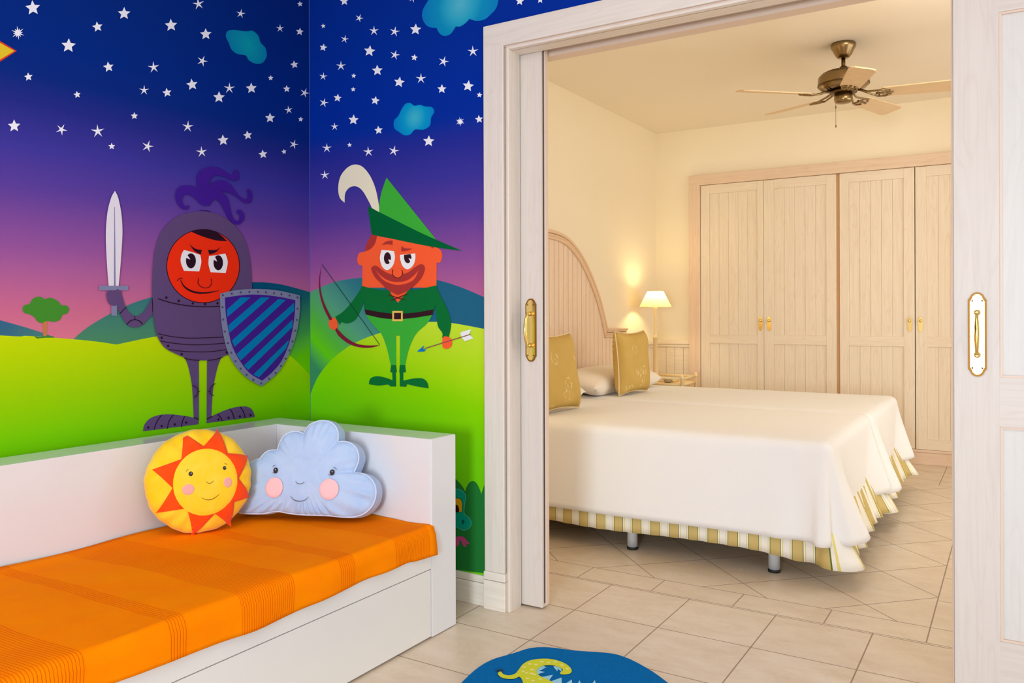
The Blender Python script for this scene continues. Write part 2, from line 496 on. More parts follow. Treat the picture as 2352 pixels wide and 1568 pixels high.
sliding_door('door_1', -2.394, -1.496, +1, -1.5405, 'pale limed wood sliding door mostly hidden in the left wall pocket')
sliding_door('door_2', -.150, .748, -1, -.0915, 'pale limed wood sliding door covering the right of the doorway')

# ------------------------------------------------------------------ wall murals (printed wallpaper)
def gradz(name, stops, rough=.5, axis=2, extra=None):
    """printed colour gradient along a world axis: stops (metres, rgb)"""
    m = mat(name, (255, 255, 255), rough + .1, spec=.06); t = NT(m); b = bsdf(m)
    v = t.sep(t.coord('Position'))[axis]
    a, z = stops[0][0], stops[-1][0]
    f = t.mrange(v, a, z)
    t.put(b.inputs['Base Color'], t.ramp(f, [((p - a) / (z - a), lin(c)) for p, c in stops]))
    return m
def gradlin(name, p0, p1, stops, rough=.5):
    """gradient along the world segment p0->p1"""
    m = mat(name, (255, 255, 255), rough + .1, spec=.06); t = NT(m); b = bsdf(m)
    p0 = Vector(p0); d = Vector(p1) - p0; L = d.length_squared
    nd = t.new('ShaderNodeVectorMath', operation='DOT_PRODUCT')
    t.put(nd.inputs[0], t.coord('Position')); nd.inputs[1].default_value = d / L
    f = t.m('SUBTRACT', nd.outputs['Value'], p0.dot(d) / L)
    t.put(b.inputs['Base Color'], t.ramp(f, [(p, lin(c)) for p, c in stops]))
    return m
def gradrad(name, c, r, stops):
    m = mat(name, (255, 255, 255), .5, spec=.15); t = NT(m); b = bsdf(m)
    nd = t.new('ShaderNodeVectorMath', operation='DISTANCE'); t.put(nd.inputs[0], t.coord('Position')); nd.inputs[1].default_value = c
    t.put(b.inputs['Base Color'], t.ramp(t.m('DIVIDE', nd.outputs['Value'], r), [(p, lin(q)) for p, q in stops]))
    return m
_inks = {}
def ink(c, rough=.5):
    if c not in _inks: _inks[c] = mat('print_ink_%d_%d_%d' % c, c, rough + .1, spec=.06)
    return _inks[c]

class Art:
    """flat printed shapes on a wall or rug; each shape a hair in front of the one before"""
    def __init__(s, plane, depth=0.0):
        s.plane = plane; s.bm = B(); s.mats = []; s.k = depth; s.ox = s.oy = 0; s.s = 1.
        if plane == 'A': s.p0, s.n = Vector((XA + .002, 0, 0)), Vector((1, 0, 0))
        elif plane == 'B': s.p0, s.n = Vector((0, YB - .002, 0)), Vector((0, -1, 0))
        else: s.p0, s.n = Vector((0, 0, .010)), Vector((0, 0, 1))
    def frame(s, ox, oy, sc): s.ox, s.oy, s.s = ox, oy, sc; return s
    def w(s, x, y):
        p = onplane(s.ox + x / s.s, s.oy + y / s.s, s.p0, s.n)
        if s.plane == 'A' and p.y > YB - .0015: p.y = YB - .0015
        if s.plane == 'B' and p.x < XA + .0015: p.x = XA + .0015
        return p + s.n * s.k
    def mi(s, m):
        if isinstance(m, tuple): m = ink(m)
        if m not in s.mats: s.mats.append(m)
        return s.mats.index(m)
    def up(s, d=.00012): s.k += d
    def poly(s, pts, m, smooth=True, step=9):
        s.up(); q = smooth_path(pts, True, step) if smooth else [(p[0], p[1]) for p in pts]
        flat_poly(s.bm, [s.w(*p) for p in q], s.mi(m)); return s
    def ell(s, cx, cy, rx, ry, m, rot=0, n=28):
        s.up(); c, d = math.cos(rot), math.sin(rot)
        pts = [(cx + rx * math.cos(a) * c - ry * math.sin(a) * d, cy + rx * math.cos(a) * d + ry * math.sin(a) * c) for a in [2 * math.pi * i / n for i in range(n)]]
        flat_poly(s.bm, [s.w(*p) for p in pts], s.mi(m)); return s
    def line(s, pts, wd, m, smooth=True, taper=False):
        s.up(); q = smooth_path(pts, False, 8) if smooth and len(pts) > 2 else [(p[0], p[1]) for p in pts]
        n = len(q); L = []; R_ = []
        for i, p in enumerate(q):
            a = q[max(i - 1, 0)]; b_ = q[min(i + 1, n - 1)]
            dx, dy = b_[0] - a[0], b_[1] - a[1]; l = math.hypot(dx, dy) or 1
            h = wd / 2
            if taper: h *= max(.15, math.sin(math.pi * (i + .5) / n) ** .7)
            L.append((p[0] - dy / l * h, p[1] + dx / l * h)); R_.append((p[0] + dy / l * h, p[1] - dx / l * h))
        va = [s.bm.verts.new(s.w(*p)) for p in L]; vb = [s.bm.verts.new(s.w(*p)) for p in R_]
        k = s.mi(m)
        for i in range(n - 1):
            f = s.bm.faces.new((va[i], va[i + 1], vb[i + 1], vb[i])); f.material_index = k
        return s
    def star(s, cx, cy, r, kind, m, squash=1.):
        n = 5 if kind < 2 else 12
        inner = (.46, .27, .38)[kind]; a0 = -math.pi / 2 + random.uniform(-.18, .18) + (random.choice((0, .35)) if kind == 1 else 0)
        pts = []
        for i in range(2 * n):
            rr = r if i % 2 == 0 else r * inner
            if kind == 2 and i % 4 == 2: rr *= .72
            a = a0 + math.pi * i / n; pts.append((cx + rr * squash * math.cos(a), cy + rr * math.sin(a)))
        flat_poly(s.bm, [s.w(*p) for p in pts], s.mi(m))
    def done(s, name, parent, label=None):
        o = obj(name, s.bm, s.mats, parent, normals=False, label=label)
        s.bm = B(); s.mats = []
        return o

SKY = [(1.0, (214, 118, 140)), (1.12, (196, 104, 142)), (1.24, (166, 92, 152)), (1.31, (144, 82, 154)), (1.49, (90, 62, 154)), (1.62, (62, 54, 154)), (1.76, (38, 46, 150)), (1.85, (4, 46, 156)), (1.96, (0, 46, 158)), (2.2, (0, 46, 152)), (2.63, (0, 44, 144))]
sky = gradz('night_sky_print', SKY)
WHITEINK = (236, 236, 246)
OUT = (40, 14, 34)

# ---- mural on the left wall
mA = thing('wall_mural', 'printed mural of knight, starry sky and green hills covering the left wall', 'mural', (XA, .4, .113))
bm = B(); box(bm, (XA, YF, .113), (XA + .0018, YB, 2.62)); obj('wallpaper', bm, gradz('night_sky_print_left_shaded', SKY[:6] + [(1.76, (34, 42, 134)), (1.85, (6, 40, 128)), (1.96, (0, 40, 130)), (2.2, (0, 40, 126)), (2.63, (0, 38, 120))]), mA)  # upper blues darkened: the left wall's weaker light is put into the colour
a = Art('A').frame(0, 0, 1)
W = lambda x, y: onplane(x, y, (XA, 0, 0), Vector((1, 0, 0)))
teal = gradlin('far_hill_print_left', W(640, 650), W(690, 850), [(0, (0, 78, 118)), (.25, (20, 92, 108)), (.6, (62, 140, 80)), (.85, (100, 190, 10)), (1, (110, 200, 0))])
teal2 = gradlin('mid_hill_print', W(330, 670), W(330, 800), [(0, (50, 112, 128)), (1, (74, 138, 92))])
teal3 = gradlin('left_hill_print', W(20, 735), W(100, 790), [(0, (52, 100, 134)), (1, (70, 128, 118))])
a.poly([(-900, 640, 1), (-500, 640), (-200, 680), (0, 735), (80, 758), (140, 780, 1), (140, 850, 1), (-900, 850, 1)], teal3).done('painted_hill', mA)
a.poly([(168, 779, 1), (200, 752), (250, 722), (300, 698), (348, 682), (420, 664), (500, 660, 1), (500, 840, 1), (268, 840, 1)], teal2).done('painted_hill', mA)
a.poly([(380, 672, 1), (480, 655), (575, 648), (640, 652), (714, 671, 1), (715, 980, 1), (600, 980, 1), (380, 860, 1)], teal).done('painted_hill', mA)
lime = gradz('near_hill_print_left', [(.10, (84, 176, 0)), (.70, (112, 196, 0)), (.85, (150, 204, 0)), (1.0, (184, 214, 0)), (1.1, (206, 220, 8))])
a.poly([(-900, 700, 1), (-400, 740), (0, 770), (60, 771), (120, 775), (170, 779), (220, 784), (268, 791, 1), (300, 784), (350, 774), (400, 768), (470, 766), (560, 776), (620, 792), (660, 812), (692, 840), (716, 866, 1), (718, 1400, 1), (-900, 2600, 1)], lime).done('painted_meadow', mA)
# kite corner
a.frame(0, 0, 1).poly([(-90, 40, 1), (38, 117, 1), (-90, 200, 1)], (214, 60, 34), False)
a.poly([(-90, 48, 1), (33, 117, 1), (-90, 190, 1)], (222, 190, 44), False).done('painted_kite', mA)
# clouds and stars
a.frame(0, 0, 3.267)
cl = [(1700, 240), (1740, 225), (1850, 235), (1890, 230), (1935, 265), (1955, 320), (1990, 360), (2000, 420), (1970, 470), (1920, 478), (1870, 455), (1840, 415), (1780, 405), (1735, 370), (1715, 320), (1695, 280)]
a.poly(cl, gradrad('small_cloud_print', W(1860 / 3.267, 335 / 3.267), .19, [(0, (0, 158, 172)), (.5, (0, 128, 170)), (1, (0, 100, 168))])).done('painted_cloud', mA)
a.up()
for x, y, r, k in [(245, 60, 58, 0), (133, 247, 52, 2), (513, 343, 56, 0), (730, 202, 41, 0), (930, 102, 49, 0), (1282, 190, 49, 0), (1488, 30, 46, 1), (1805, 103, 36, 1), (1543, 257, 45, 0), (2250, 30, 22, 0), (2100, 213, 32, 1), (2248, 238, 30, 0), (813, 503, 41, 0), (1152, 505, 46, 1), (1517, 458, 43, 1), (2208, 485, 31, 0), (212, 577, 33, 0), (2030, 585, 21, 0), (1440, 635, 45, 0), (2150, 667, 28, 0), (2285, 697, 38, 1), (1080, 677, 39, 1), (1252, 695, 36, 0), (1720, 662, 43, 1), (1885, 662, 42, 0), (1642, 730, 45, 0), (578, 710, 28, 0), (2165, 825, 33, 1), (1007, 870, 28, 0), (2025, 885, 39, 0), (2255, 895, 20, 0), (105, 945, 49, 0), (460, 972, 45, 1), (732, 985, 53, 1), (1408, 950, 45, 1), (1857, 1015, 35, 0), (1673, 1052, 43, 0), (837, 1098, 27, 0), (1107, 1098, 47, 1), (1512, 1140, 44, 1), (2130, 1138, 20, 0), (2203, 1083, 37, 1), (1972, 1157, 35, 0), (-150, 430, 50, 0), (-300, 800, 44, 1), (-420, 150, 50, 0), (-620, 560, 46, 0), (-800, 300, 50, 1)]:
    a.star(x, y, r, k, WHITEINK); a.done('painted_star', mA)
# tree
a.frame(0, 640, 3.563)
a.poly([(350, 340, 1), (383, 340, 1), (381, 470, 1), (353, 470, 1)], (190, 122, 66), False)
a.poly([(278, 470, 1), (330, 476), (380, 468), (440, 472, 1), (436, 483, 1), (380, 482), (300, 489, 1)], (58, 128, 52))
a.poly([(182, 245), (200, 215), (240, 205), (265, 165), (320, 145), (365, 165), (410, 155), (470, 180), (500, 215), (545, 220), (565, 250), (545, 285), (510, 295), (490, 335), (440, 352), (385, 345), (340, 362), (300, 345), (285, 320), (245, 292), (200, 280)], (64, 138, 44))
a.done('painted_tree', mA)

# ---- the knight
a = Art('A', .0022)
SUIT = (92, 70, 118); GREY = (124, 128, 166)
K = (200, 360, 2.375)
a.frame(*K)
a.poly([(525, 1088, 1), (545, 1130), (560, 1190), (572, 1270), (580, 1430, 1), (608, 1430, 1), (608, 1095, 1)], SUIT)
a.poly([(652, 1095, 1), (650, 1430, 1), (675, 1430, 1), (683, 1290), (695, 1210), (712, 1140), (736, 1080, 1)], SUIT)
a.poly([(303, 1496, 1), (310, 1462), (340, 1427), (390, 1408), (450, 1404), (520, 1411), (580, 1422), (607, 1430, 1), (606, 1458, 1)], SUIT)
a.poly([(648, 1452, 1), (652, 1428, 1), (700, 1403), (760, 1378), (820, 1363), (870, 1362), (900, 1382), (914, 1418, 1)], SUIT)
for p in ([(405, 1408), (380, 1440), (362, 1488)], [(468, 1406), (445, 1440), (435, 1482)], [(530, 1414), (518, 1440), (512, 1473)], [(710, 1403), (725, 1420), (735, 1440)], [(775, 1375), (790, 1395), (800, 1430)], [(832, 1363), (850, 1390), (860, 1425)], [(580, 1420), (595, 1428), (607, 1431)], [(650, 1431), (665, 1422), (680, 1415)]):
    a.line(p, 5, OUT)
for x, y in ((330, 1475), (403, 1468), (475, 1458), (537, 1448), (713, 1432), (768, 1422), (830, 1415), (888, 1408)): a.ell(x, y, 6, 6, OUT, n=10)
a.poly([(158, 720, 1), (178, 728), (190, 770), (208, 822), (238, 860), (262, 868), (290, 858), (318, 825), (350, 770, 1), (354, 862, 1), (332, 882), (300, 915), (262, 930), (222, 922), (190, 882), (165, 830), (150, 790, 1)], SUIT)
a.poly([(62, 703), (220, 703), (220, 728), (62, 728)], GREY, False)
a.poly([(128, 800), (158, 800), (158, 866), (128, 866)], GREY, False)
a.poly([(103, 738), (125, 728), (148, 732), (158, 721), (176, 732), (180, 780), (165, 805), (135, 813), (112, 795), (102, 765)], SUIT)
a.poly([(147, 186, 1), (165, 225), (182, 310), (188, 400), (184, 500), (175, 620), (167, 703, 1), (113, 703, 1), (106, 620), (99, 500), (98, 400), (107, 300), (126, 225)], (222, 218, 232))
a.poly([(144, 275), (147, 275), (151, 703), (141, 703)], GREY, False)
a.line([(212, 915), (230, 895), (258, 888), (285, 898), (297, 915)], 5, OUT).line([(255, 868), (256, 888)], 4, OUT).line([(172, 856), (208, 820)], 4, OUT)
body = [(625, 300), (700, 312), (770, 350), (830, 410), (865, 480), (885, 570), (893, 680), (895, 800), (885, 920), (855, 1010), (820, 1052), (760, 1080), (690, 1104), (640, 1110), (575, 1106), (520, 1092), (440, 1055), (405, 1025), (375, 970), (358, 880), (349, 760), (351, 640), (362, 530), (387, 440), (432, 370), (490, 325), (560, 303)]
a.poly(body, SUIT)
a.line([(350, 772), (352, 810), (353, 848)], 4, OUT)
a.frame(400, 370, 9.8)
a.poly([(540, 1104), (620, 1098), (720, 1112), (800, 1136), (795, 1146), (720, 1126), (620, 1112), (542, 1112)], OUT)
PL = (62, 26, 142)
a.poly([(500, 580), (480, 420), (510, 300), (590, 200), (700, 150), (850, 125), (1000, 160), (1120, 235), (1220, 300), (1290, 300), (1330, 265), (1322, 215), (1375, 190), (1415, 250), (1440, 340), (1400, 430), (1300, 440), (1180, 390), (1060, 340), (900, 325), (820, 370), (770, 450), (755, 545, 1), (830, 490), (950, 440), (1080, 430), (1200, 490), (1300, 600), (1400, 740), (1500, 830), (1600, 860), (1640, 800), (1635, 710), (1605, 655), (1660, 620), (1710, 680), (1738, 800), (1710, 900), (1630, 955), (1520, 920), (1400, 820), (1250, 730), (1120, 690), (1020, 680, 1), (1110, 740), (1170, 820), (1210, 930), (1240, 1080), (1290, 1250), (1340, 1330), (1400, 1350), (1450, 1300), (1450, 1230), (1415, 1175), (1368, 1155), (1400, 1100), (1470, 1090), (1535, 1170), (1555, 1270), (1500, 1380), (1400, 1430), (1290, 1400), (1190, 1280), (1110, 1130), (1050, 1000), (980, 905), (900, 860), (835, 890), (780, 1000, 1), (660, 1005), (570, 970), (500, 890), (380, 790), (260, 745), (180, 780), (155, 860), (170, 960), (220, 1015), (270, 1005), (300, 975), (315, 1030), (260, 1090), (170, 1080), (80, 1000), (20, 880), (5, 760), (40, 640), (140, 560), (280, 540), (400, 560), (465, 600)], PL, step=40)
F_ = (360, 500, 3.92); a.frame(*F_)
a.ell(408, 435, 331, 333, OUT, n=64); a.ell(408, 435, 324, 326, (236, 46, 16), n=64)
a.poly([(300, 126, 1), (380, 105), (480, 114), (560, 150), (625, 212, 1), (520, 203), (400, 168)], OUT)
a.poly([(235, 290, 1), (310, 310), (382, 335, 1), (391, 400), (372, 483, 1), (235, 478, 1), (206, 400), (212, 335)], (232, 232, 240))
a.poly([(460, 345, 1), (530, 336), (607, 322, 1), (629, 400), (610, 498, 1), (475, 490, 1), (456, 420)], (232, 232, 240))
a.ell(297, 388, 45, 68, OUT); a.ell(543, 405, 43, 68, OUT)
a.poly([(250, 360), (292, 376), (268, 340)], (232, 232, 240), False); a.poly([(498, 376), (533, 394), (512, 350)], (232, 232, 240), False)
a.poly([(280, 237, 1), (335, 278), (395, 290, 1), (385, 330, 1), (330, 300)], OUT); a.poly([(566, 262, 1), (520, 290), (450, 289, 1), (462, 332, 1), (520, 310)], OUT)
a.line([(366, 543), (361, 590), (390, 622), (430, 632), (465, 620), (483, 585), (478, 548)], 6, OUT)
a.line([(172, 570), (192, 546), (222, 548)], 6, OUT).line([(200, 552), (230, 612), (290, 656), (370, 676), (450, 674), (550, 655)], 16, OUT, taper=True)
a.line([(0, 728), (120, 765), (260, 790), (400, 800), (560, 797)], 8, OUT)
for p in ([(0, 1042), (120, 1068), (300, 1083), (590, 1073)], [(20, 1108), (150, 1130), (350, 1143), (605, 1128)], [(95, 1185), (250, 1203), (450, 1205), (620, 1185)], [(232, 1262), (300, 1277), (378, 1282)], [(448, 1282), (510, 1275), (585, 1255)]):
    a.line(p, 6, OUT)
a.k -= .0004
for x, y in ((73, 718), (185, 748), (312, 769), (422, 776), (534, 769), (32, 1078), (90, 1152), (212, 1227), (617, 1210)): a.ell(x, y, 10, 11, OUT, n=10); a.k -= .00012
a.up(.0004)
a.frame(*K).line([(570, 1245), (592, 1260), (597, 1280), (590, 1300), (575, 1312)], 4, OUT).line([(597, 1279), (607, 1279)], 4, OUT).line([(692, 1235), (670, 1250), (663, 1275), (668, 1295), (684, 1303)], 4, OUT).line([(651, 1278), (663, 1278)], 4, OUT)
a.frame(*F_)
a.poly([(555, 682, 1), (700, 652), (880, 640), (1080, 655), (1275, 698, 1), (1273, 860), (1242, 1050), (1182, 1220), (1080, 1390), (930, 1517, 1), (800, 1440), (690, 1325), (620, 1190), (580, 1020), (560, 850)], GREY)
a.poly([(600, 718, 1), (760, 696), (900, 692), (1080, 710), (1235, 742, 1), (1225, 900), (1190, 1090), (1120, 1270), (1030, 1385), (935, 1465, 1), (820, 1395), (730, 1280), (660, 1140), (622, 960), (605, 840)], (66, 28, 142))
BL = (0, 120, 186); a.up()
for q in ([(617, 828), (740, 717), (830, 717), (622, 892)], [(630, 968), (920, 717), (1003, 717), (640, 1035)], [(662, 1105), (1080, 732), (1147, 740), (685, 1162)], [(705, 1225), (1222, 765), (1222, 835), (740, 1283)], [(770, 1330), (1210, 915), (1205, 985), (808, 1368)], [(855, 1410), (1178, 1095), (1150, 1175), (905, 1435)]):
    a.poly(q, BL, False)
for x, y in [(580, 696), (660, 683), (740, 672), (818, 667), (896, 667), (967, 670), (1040, 679), (1107, 687), (1180, 700), (1252, 717), (577, 805), (582, 916), (598, 1023), (625, 1128), (656, 1213), (694, 1290), (740, 1357), (794, 1412), (854, 1458), (925, 1490), (995, 1447), (1055, 1395), (1103, 1333), (1145, 1268), (1180, 1193), (1208, 1112), (1232, 1016), (1246, 919), (1252, 818)]:
    a.ell(x, y, 9, 10, (76, 72, 112), n=10); a.k -= .00012
a.done('painted_knight', mA)

# ---- mural on the partition wall
mB = thing('wall_mural', 'printed mural of green-clad archer under stars on wall beside the doorway', 'mural', (-2.15, YB, .115))
bm = B(); box(bm, (XA, YB - .0018, .115), (-1.69, YB, 2.62)); box(bm, (-1.69, YB - .0018, 2.171), (2.0, YB, 2.62)); box(bm, (.669, YB - .0018, .115), (2.0, YB, 2.171))
obj('wallpaper', bm, sky, mB)
bm = B(); box(bm, (XA, YB - .004, .115), (XA + .0028, YB - .001, 2.62)); obj('paper_edge', bm, mat('paper_edge', (84, 108, 168), .6), mB)
W = lambda x, y: onplane(x, y, (0, YB, 0), Vector((0, -1, 0)))
def clipB(pts): return pts
a = Art('B').frame(0, 0, 1)
tb = gradlin('far_hill_print_right', W(900, 650), W(760, 880), [(0, (34, 100, 132)), (.25, (50, 122, 134)), (.5, (84, 160, 128)), (.72, (88, 186, 60)), (.85, (100, 206, 10)), (1, (60, 140, 100))])
a.poly([(712, 671, 1), (760, 650), (800, 641), (850, 636), (930, 634), (1000, 642), (1060, 660), (1112, 682, 1), (1112, 960, 1), (712, 960, 1)], tb).done('painted_hill', mB)
lb = gradlin('near_hill_print_right', W(1000, 745), W(960, 1000), [(0, (196, 228, 52)), (.35, (172, 222, 20)), (.6, (140, 216, 0)), (1, (116, 208, 10))])
a.poly([(712, 908, 1), (730, 866), (760, 828), (800, 796), (840, 776), (880, 762), (930, 745), (985, 739), (1040, 742), (1112, 755, 1), (1113, 1330, 1), (712, 1290, 1)], lb).done('painted_meadow', mB)
a.frame(690, 0, 3.6455)
a.poly([(850, 910), (880, 870), (920, 862), (955, 885), (1000, 878), (1050, 892), (1100, 897), (1122, 935), (1095, 985), (1085, 1050), (1030, 1085), (960, 1085), (920, 1125), (870, 1132), (820, 1100), (785, 1070), (785, 1010), (820, 970)], gradrad('middle_cloud_print', W(690 + 960 / 3.6455, 985 / 3.6455), .105, [(0, (66, 186, 206)), (.5, (0, 156, 204)), (1, (0, 124, 200))])).done('painted_cloud', mB)
a.frame(930, 0, 9.408)
a.poly([(560, -60), (420, 150), (370, 300), (400, 450), (480, 560), (590, 600), (690, 605, 1), (740, 710), (850, 778), (980, 740), (1060, 640), (1100, 570, 1), (1190, 575), (1310, 500), (1400, 405, 1), (1500, 445), (1640, 445), (1760, 400), (1840, 325), (1960, 200), (2020, 20), (2000, -150), (1800, -250), (1500, -300), (1200, -330), (900, -250), (700, -150)], gradrad('large_cloud_print', W(930 + 1200 / 9.408, 90 / 9.408), .21, [(0, (84, 186, 206)), (.3, (40, 168, 200)), (.5, (0, 144, 190)), (1, (0, 116, 192))]), step=40).done('painted_cloud', mB)
a.up(); a.frame(690, 0, 3.6455)
for x, y, r, k in [(368, 10, 38, 0), (940, -12, 35, 1), (493, 152, 36, 1), (192, 218, 21, 0), (372, 328, 35, 1), (617, 258, 43, 1), (790, 265, 45, 1), (965, 247, 49, 0), (192, 398, 33, 0), (580, 428, 49, 0), (792, 460, 43, 1), (955, 482, 29, 0), (1200, 515, 47, 1), (1445, 430, 49, 1), (340, 552, 43, 1), (192, 640, 35, 1), (447, 635, 21, 0), (645, 590, 47, 0), (828, 688, 47, 0), (1010, 658, 46, 1), (443, 748, 21, 0), (1185, 745, 40, 0), (1405, 720, 49, 0), (1500, 795, 24, 0), (312, 820, 35, 0), (197, 860, 41, 1), (627, 842, 38, 0), (445, 1003, 45, 0), (287, 1060, 35, 1), (1338, 1018, 40, 2), (1497, 998, 35, 0), (655, 1090, 37, 0), (412, 1213, 21, 0), (222, 1240, 42, 1), (570, 1270, 45, 1), (783, 1263, 46, 1), (1075, 1182, 49, 0), (205, 1465, 41, 1)]:
    a.star(x, y, r, k, (244, 244, 250), 1.0); a.done('painted_star', mB)
a.frame(0, 0, 1)
for x, y, r, k in [(1194, 3, 10, 0), (1241, 0, 8, 0), (1300, -30, 12, 0), (1400, -40, 12, 1), (1500, -62, 12, 0), (1620, -90, 12, 1)]:
    a.star(x, y, r, k, (244, 244, 250)); a.done('painted_star', mB)
a.frame(1040, 1090, 8.7125)
a.poly([(-700, 200, 1), (-600, 90), (-480, 60), (-380, 150), (-300, 280, 1), (-200, 120), (-80, 40), (40, 70), (130, 155), (200, 240), (248, 328, 1), (290, 220), (340, 150), (400, 125), (460, 150), (520, 240), (575, 382, 1), (604, 280), (642, 185, 1), (650, 1970, 1), (-700, 1800, 1)], (34, 120, 52))
a.done('painted_bushes', mB)
a = Art('B', .0016).frame(1040, 1090, 8.7125)
a.poly([(-150, 420), (-60, 300), (75, 278), (145, 286), (222, 342), (268, 430), (252, 560), (236, 700), (244, 780), (330, 850), (380, 950), (345, 1055), (240, 1113), (130, 1075), (75, 1045), (-100, 1000), (-180, 800)], (92, 176, 160))
a.poly([(-140, 425), (-55, 310), (75, 288), (142, 296), (215, 350), (258, 430), (243, 560), (228, 700), (234, 784), (322, 856), (370, 950), (338, 1048), (240, 1103), (132, 1066), (78, 1036), (-95, 992), (-170, 800)], (0, 150, 128))
a.poly([(30, 480), (130, 462), (185, 510), (206, 600), (196, 750, 1), (20, 752, 1), (-20, 620)], (30, 60, 30)); a.poly([(36, 490), (128, 472), (175, 515), (195, 600), (184, 742, 1), (30, 742, 1), (0, 620)], (224, 160, 12))
a.poly([(20, 640), (75, 600), (112, 620), (134, 690), (132, 742, 1), (20, 742, 1)], (40, 20, 20)); a.ell(212, 940, 28, 46, (0, 96, 84))
a.poly([(-50, 1230), (75, 1235), (150, 1228), (225, 1240), (285, 1310), (345, 1372, 1), (300, 1387), (245, 1345, 1), (288, 1430, 1), (230, 1432), (180, 1340), (150, 1290), (110, 1420), (-50, 1420)], (196, 70, 132))
a.done('painted_dragon', mB)

# ---- the archer
a = Art('B', .0016)
RR = (700, 360, 2.8); G = (820, 520, 7.127)
DG = (12, 112, 52); DG2 = (0, 100, 52); LG = (62, 178, 58); SKN = (255, 98, 54); HR = (176, 56, 52); OUTB = (54, 26, 36)
a.frame(*RR)
a.poly([(258, 295, 1), (228, 265), (217, 205), (230, 130), (270, 75), (320, 50), (372, 64), (420, 120), (455, 200), (475, 290), (482, 357, 1), (434, 330, 1), (410, 280), (370, 215), (330, 190), (290, 198), (262, 235)], (238, 232, 204))
a.frame(*G)
a.poly([(240, 130, 1), (340, 150, 1), (310, 290), (220, 380), (128, 418, 1), (165, 280)], HR)
a.poly([(335, 155, 1), (1300, 340, 1), (1372, 385), (1400, 470), (1372, 580), (1310, 592, 1), (1306, 1000, 1), (90, 1000, 1), (95, 645, 1), (30, 618), (10, 540), (38, 440), (130, 412), (225, 370), (300, 280)], SKN)
a.poly([(470, 990, 1), (900, 990, 1), (680, 1252, 1)], SKN, False)
a.frame(*RR)
a.poly([(528, 134, 1), (498, 220), (482, 300), (480, 370, 1), (700, 500, 1), (850, 535, 1)], LG)
a.poly([(407, 318, 1), (433, 500, 1), (490, 512), (800, 575), (1015, 605, 1), (840, 530), (700, 465)], DG2)
a.poly([(395, 1005, 1), (410, 1040), (460, 1100), (497, 1142), (530, 1230), (556, 1342, 1), (590, 1342, 1), (590, 1150, 1), (614, 1150, 1), (614, 1342, 1), (648, 1342, 1), (665, 1260), (690, 1190), (725, 1130), (790, 1070), (828, 1005, 1)], LG)
for q in ([(558, 1338), (589, 1338), (595, 1385), (552, 1385)], [(613, 1338), (648, 1338), (653, 1385), (610, 1385)], [(565, 1380), (588, 1380), (590, 1475), (568, 1475)], [(613, 1380), (636, 1380), (636, 1475), (614, 1475)]): a.poly(q, DG, False)
a.poly([(415, 1462, 1), (425, 1425), (470, 1410), (540, 1425), (572, 1440, 1), (590, 1476, 1), (555, 1476), (540, 1464), (480, 1470)], DG)
a.poly([(634, 1440, 1), (700, 1425), (760, 1425), (790, 1450), (800, 1488, 1), (720, 1475), (660, 1462), (655, 1478, 1), (615, 1476, 1)], DG)
a.poly([(372, 830, 1), (350, 870), (300, 940), (250, 995), (200, 1028, 1), (228, 1080, 1), (237, 1062, 1), (280, 1070), (330, 1045), (365, 980), (384, 925, 1), (420, 850, 1)], DG)
a.poly([(820, 840, 1), (850, 830, 1), (880, 900), (920, 980), (943, 1060), (940, 1110), (928, 1165, 1), (886, 1165, 1), (888, 1132), (860, 1090), (850, 1020), (840, 925, 1)], DG)
a.poly([(372, 830, 1), (430, 845), (500, 856), (548, 858, 1), (572, 905), (600, 942, 1), (630, 905), (668, 858, 1), (740, 850), (852, 826, 1), (850, 900), (834, 1000, 1), (700, 1020), (600, 1028), (500, 1020), (392, 1000, 1), (378, 920)], DG)
a.poly([(388, 980, 1), (500, 1000), (600, 1008), (720, 1000), (832, 980, 1), (826, 1016, 1), (700, 1036), (600, 1043), (500, 1037), (396, 1014, 1)], OUTB)
a.poly([(567, 991), (634, 991), (634, 1056), (567, 1056)], (240, 196, 96), False); a.poly([(578, 1003), (623, 1003), (623, 1044), (578, 1044)], OUTB, False)
a.poly([(195, 1033), (214, 1062), (212, 1104), (182, 1112), (160, 1086), (163, 1048)], SKN); a.poly([(893, 1160), (930, 1158), (950, 1185), (945, 1220), (915, 1235), (890, 1220)], SKN)
BOW = (130, 30, 56)
a.poly([(111, 700, 1), (101, 800), (116, 900), (145, 975), (182, 1045, 1), (165, 1052, 1), (125, 970), (100, 880), (96, 790)], BOW)
a.poly([(208, 1100, 1), (265, 1158), (330, 1198), (400, 1212), (487, 1210, 1), (430, 1226), (350, 1223), (280, 1197), (222, 1150), (200, 1112, 1)], BOW)
a.line([(115, 692), (487, 1209)], 3.2, (24, 60, 50))
a.line([(775, 1232), (1070, 1141)], 6, (140, 84, 84))
a.poly([(725, 1252, 1), (772, 1212, 1), (764, 1234, 1), (784, 1238, 1), (772, 1252, 1)], (22, 122, 190), False)
a.poly([(1003, 1133), (1022, 1122), (1076, 1108), (1062, 1140), (1090, 1166), (1034, 1186), (1014, 1162)], (238, 240, 238), False); a.line([(1010, 1160), (1070, 1141)], 6, (140, 84, 84))
a.frame(*G)
a.poly([(415, 385, 1), (520, 392), (620, 405, 1), (635, 510), (600, 640), (510, 715), (425, 655), (388, 520)], (246, 246, 246))
a.poly([(716, 465, 1), (840, 455), (967, 440, 1), (968, 530), (930, 640), (840, 702), (762, 650), (724, 550)], (246, 246, 246))
a.ell(512, 520, 58, 98, OUTB); a.poly([(524, 540), (576, 552), (546, 592)], (246, 246, 246), False)
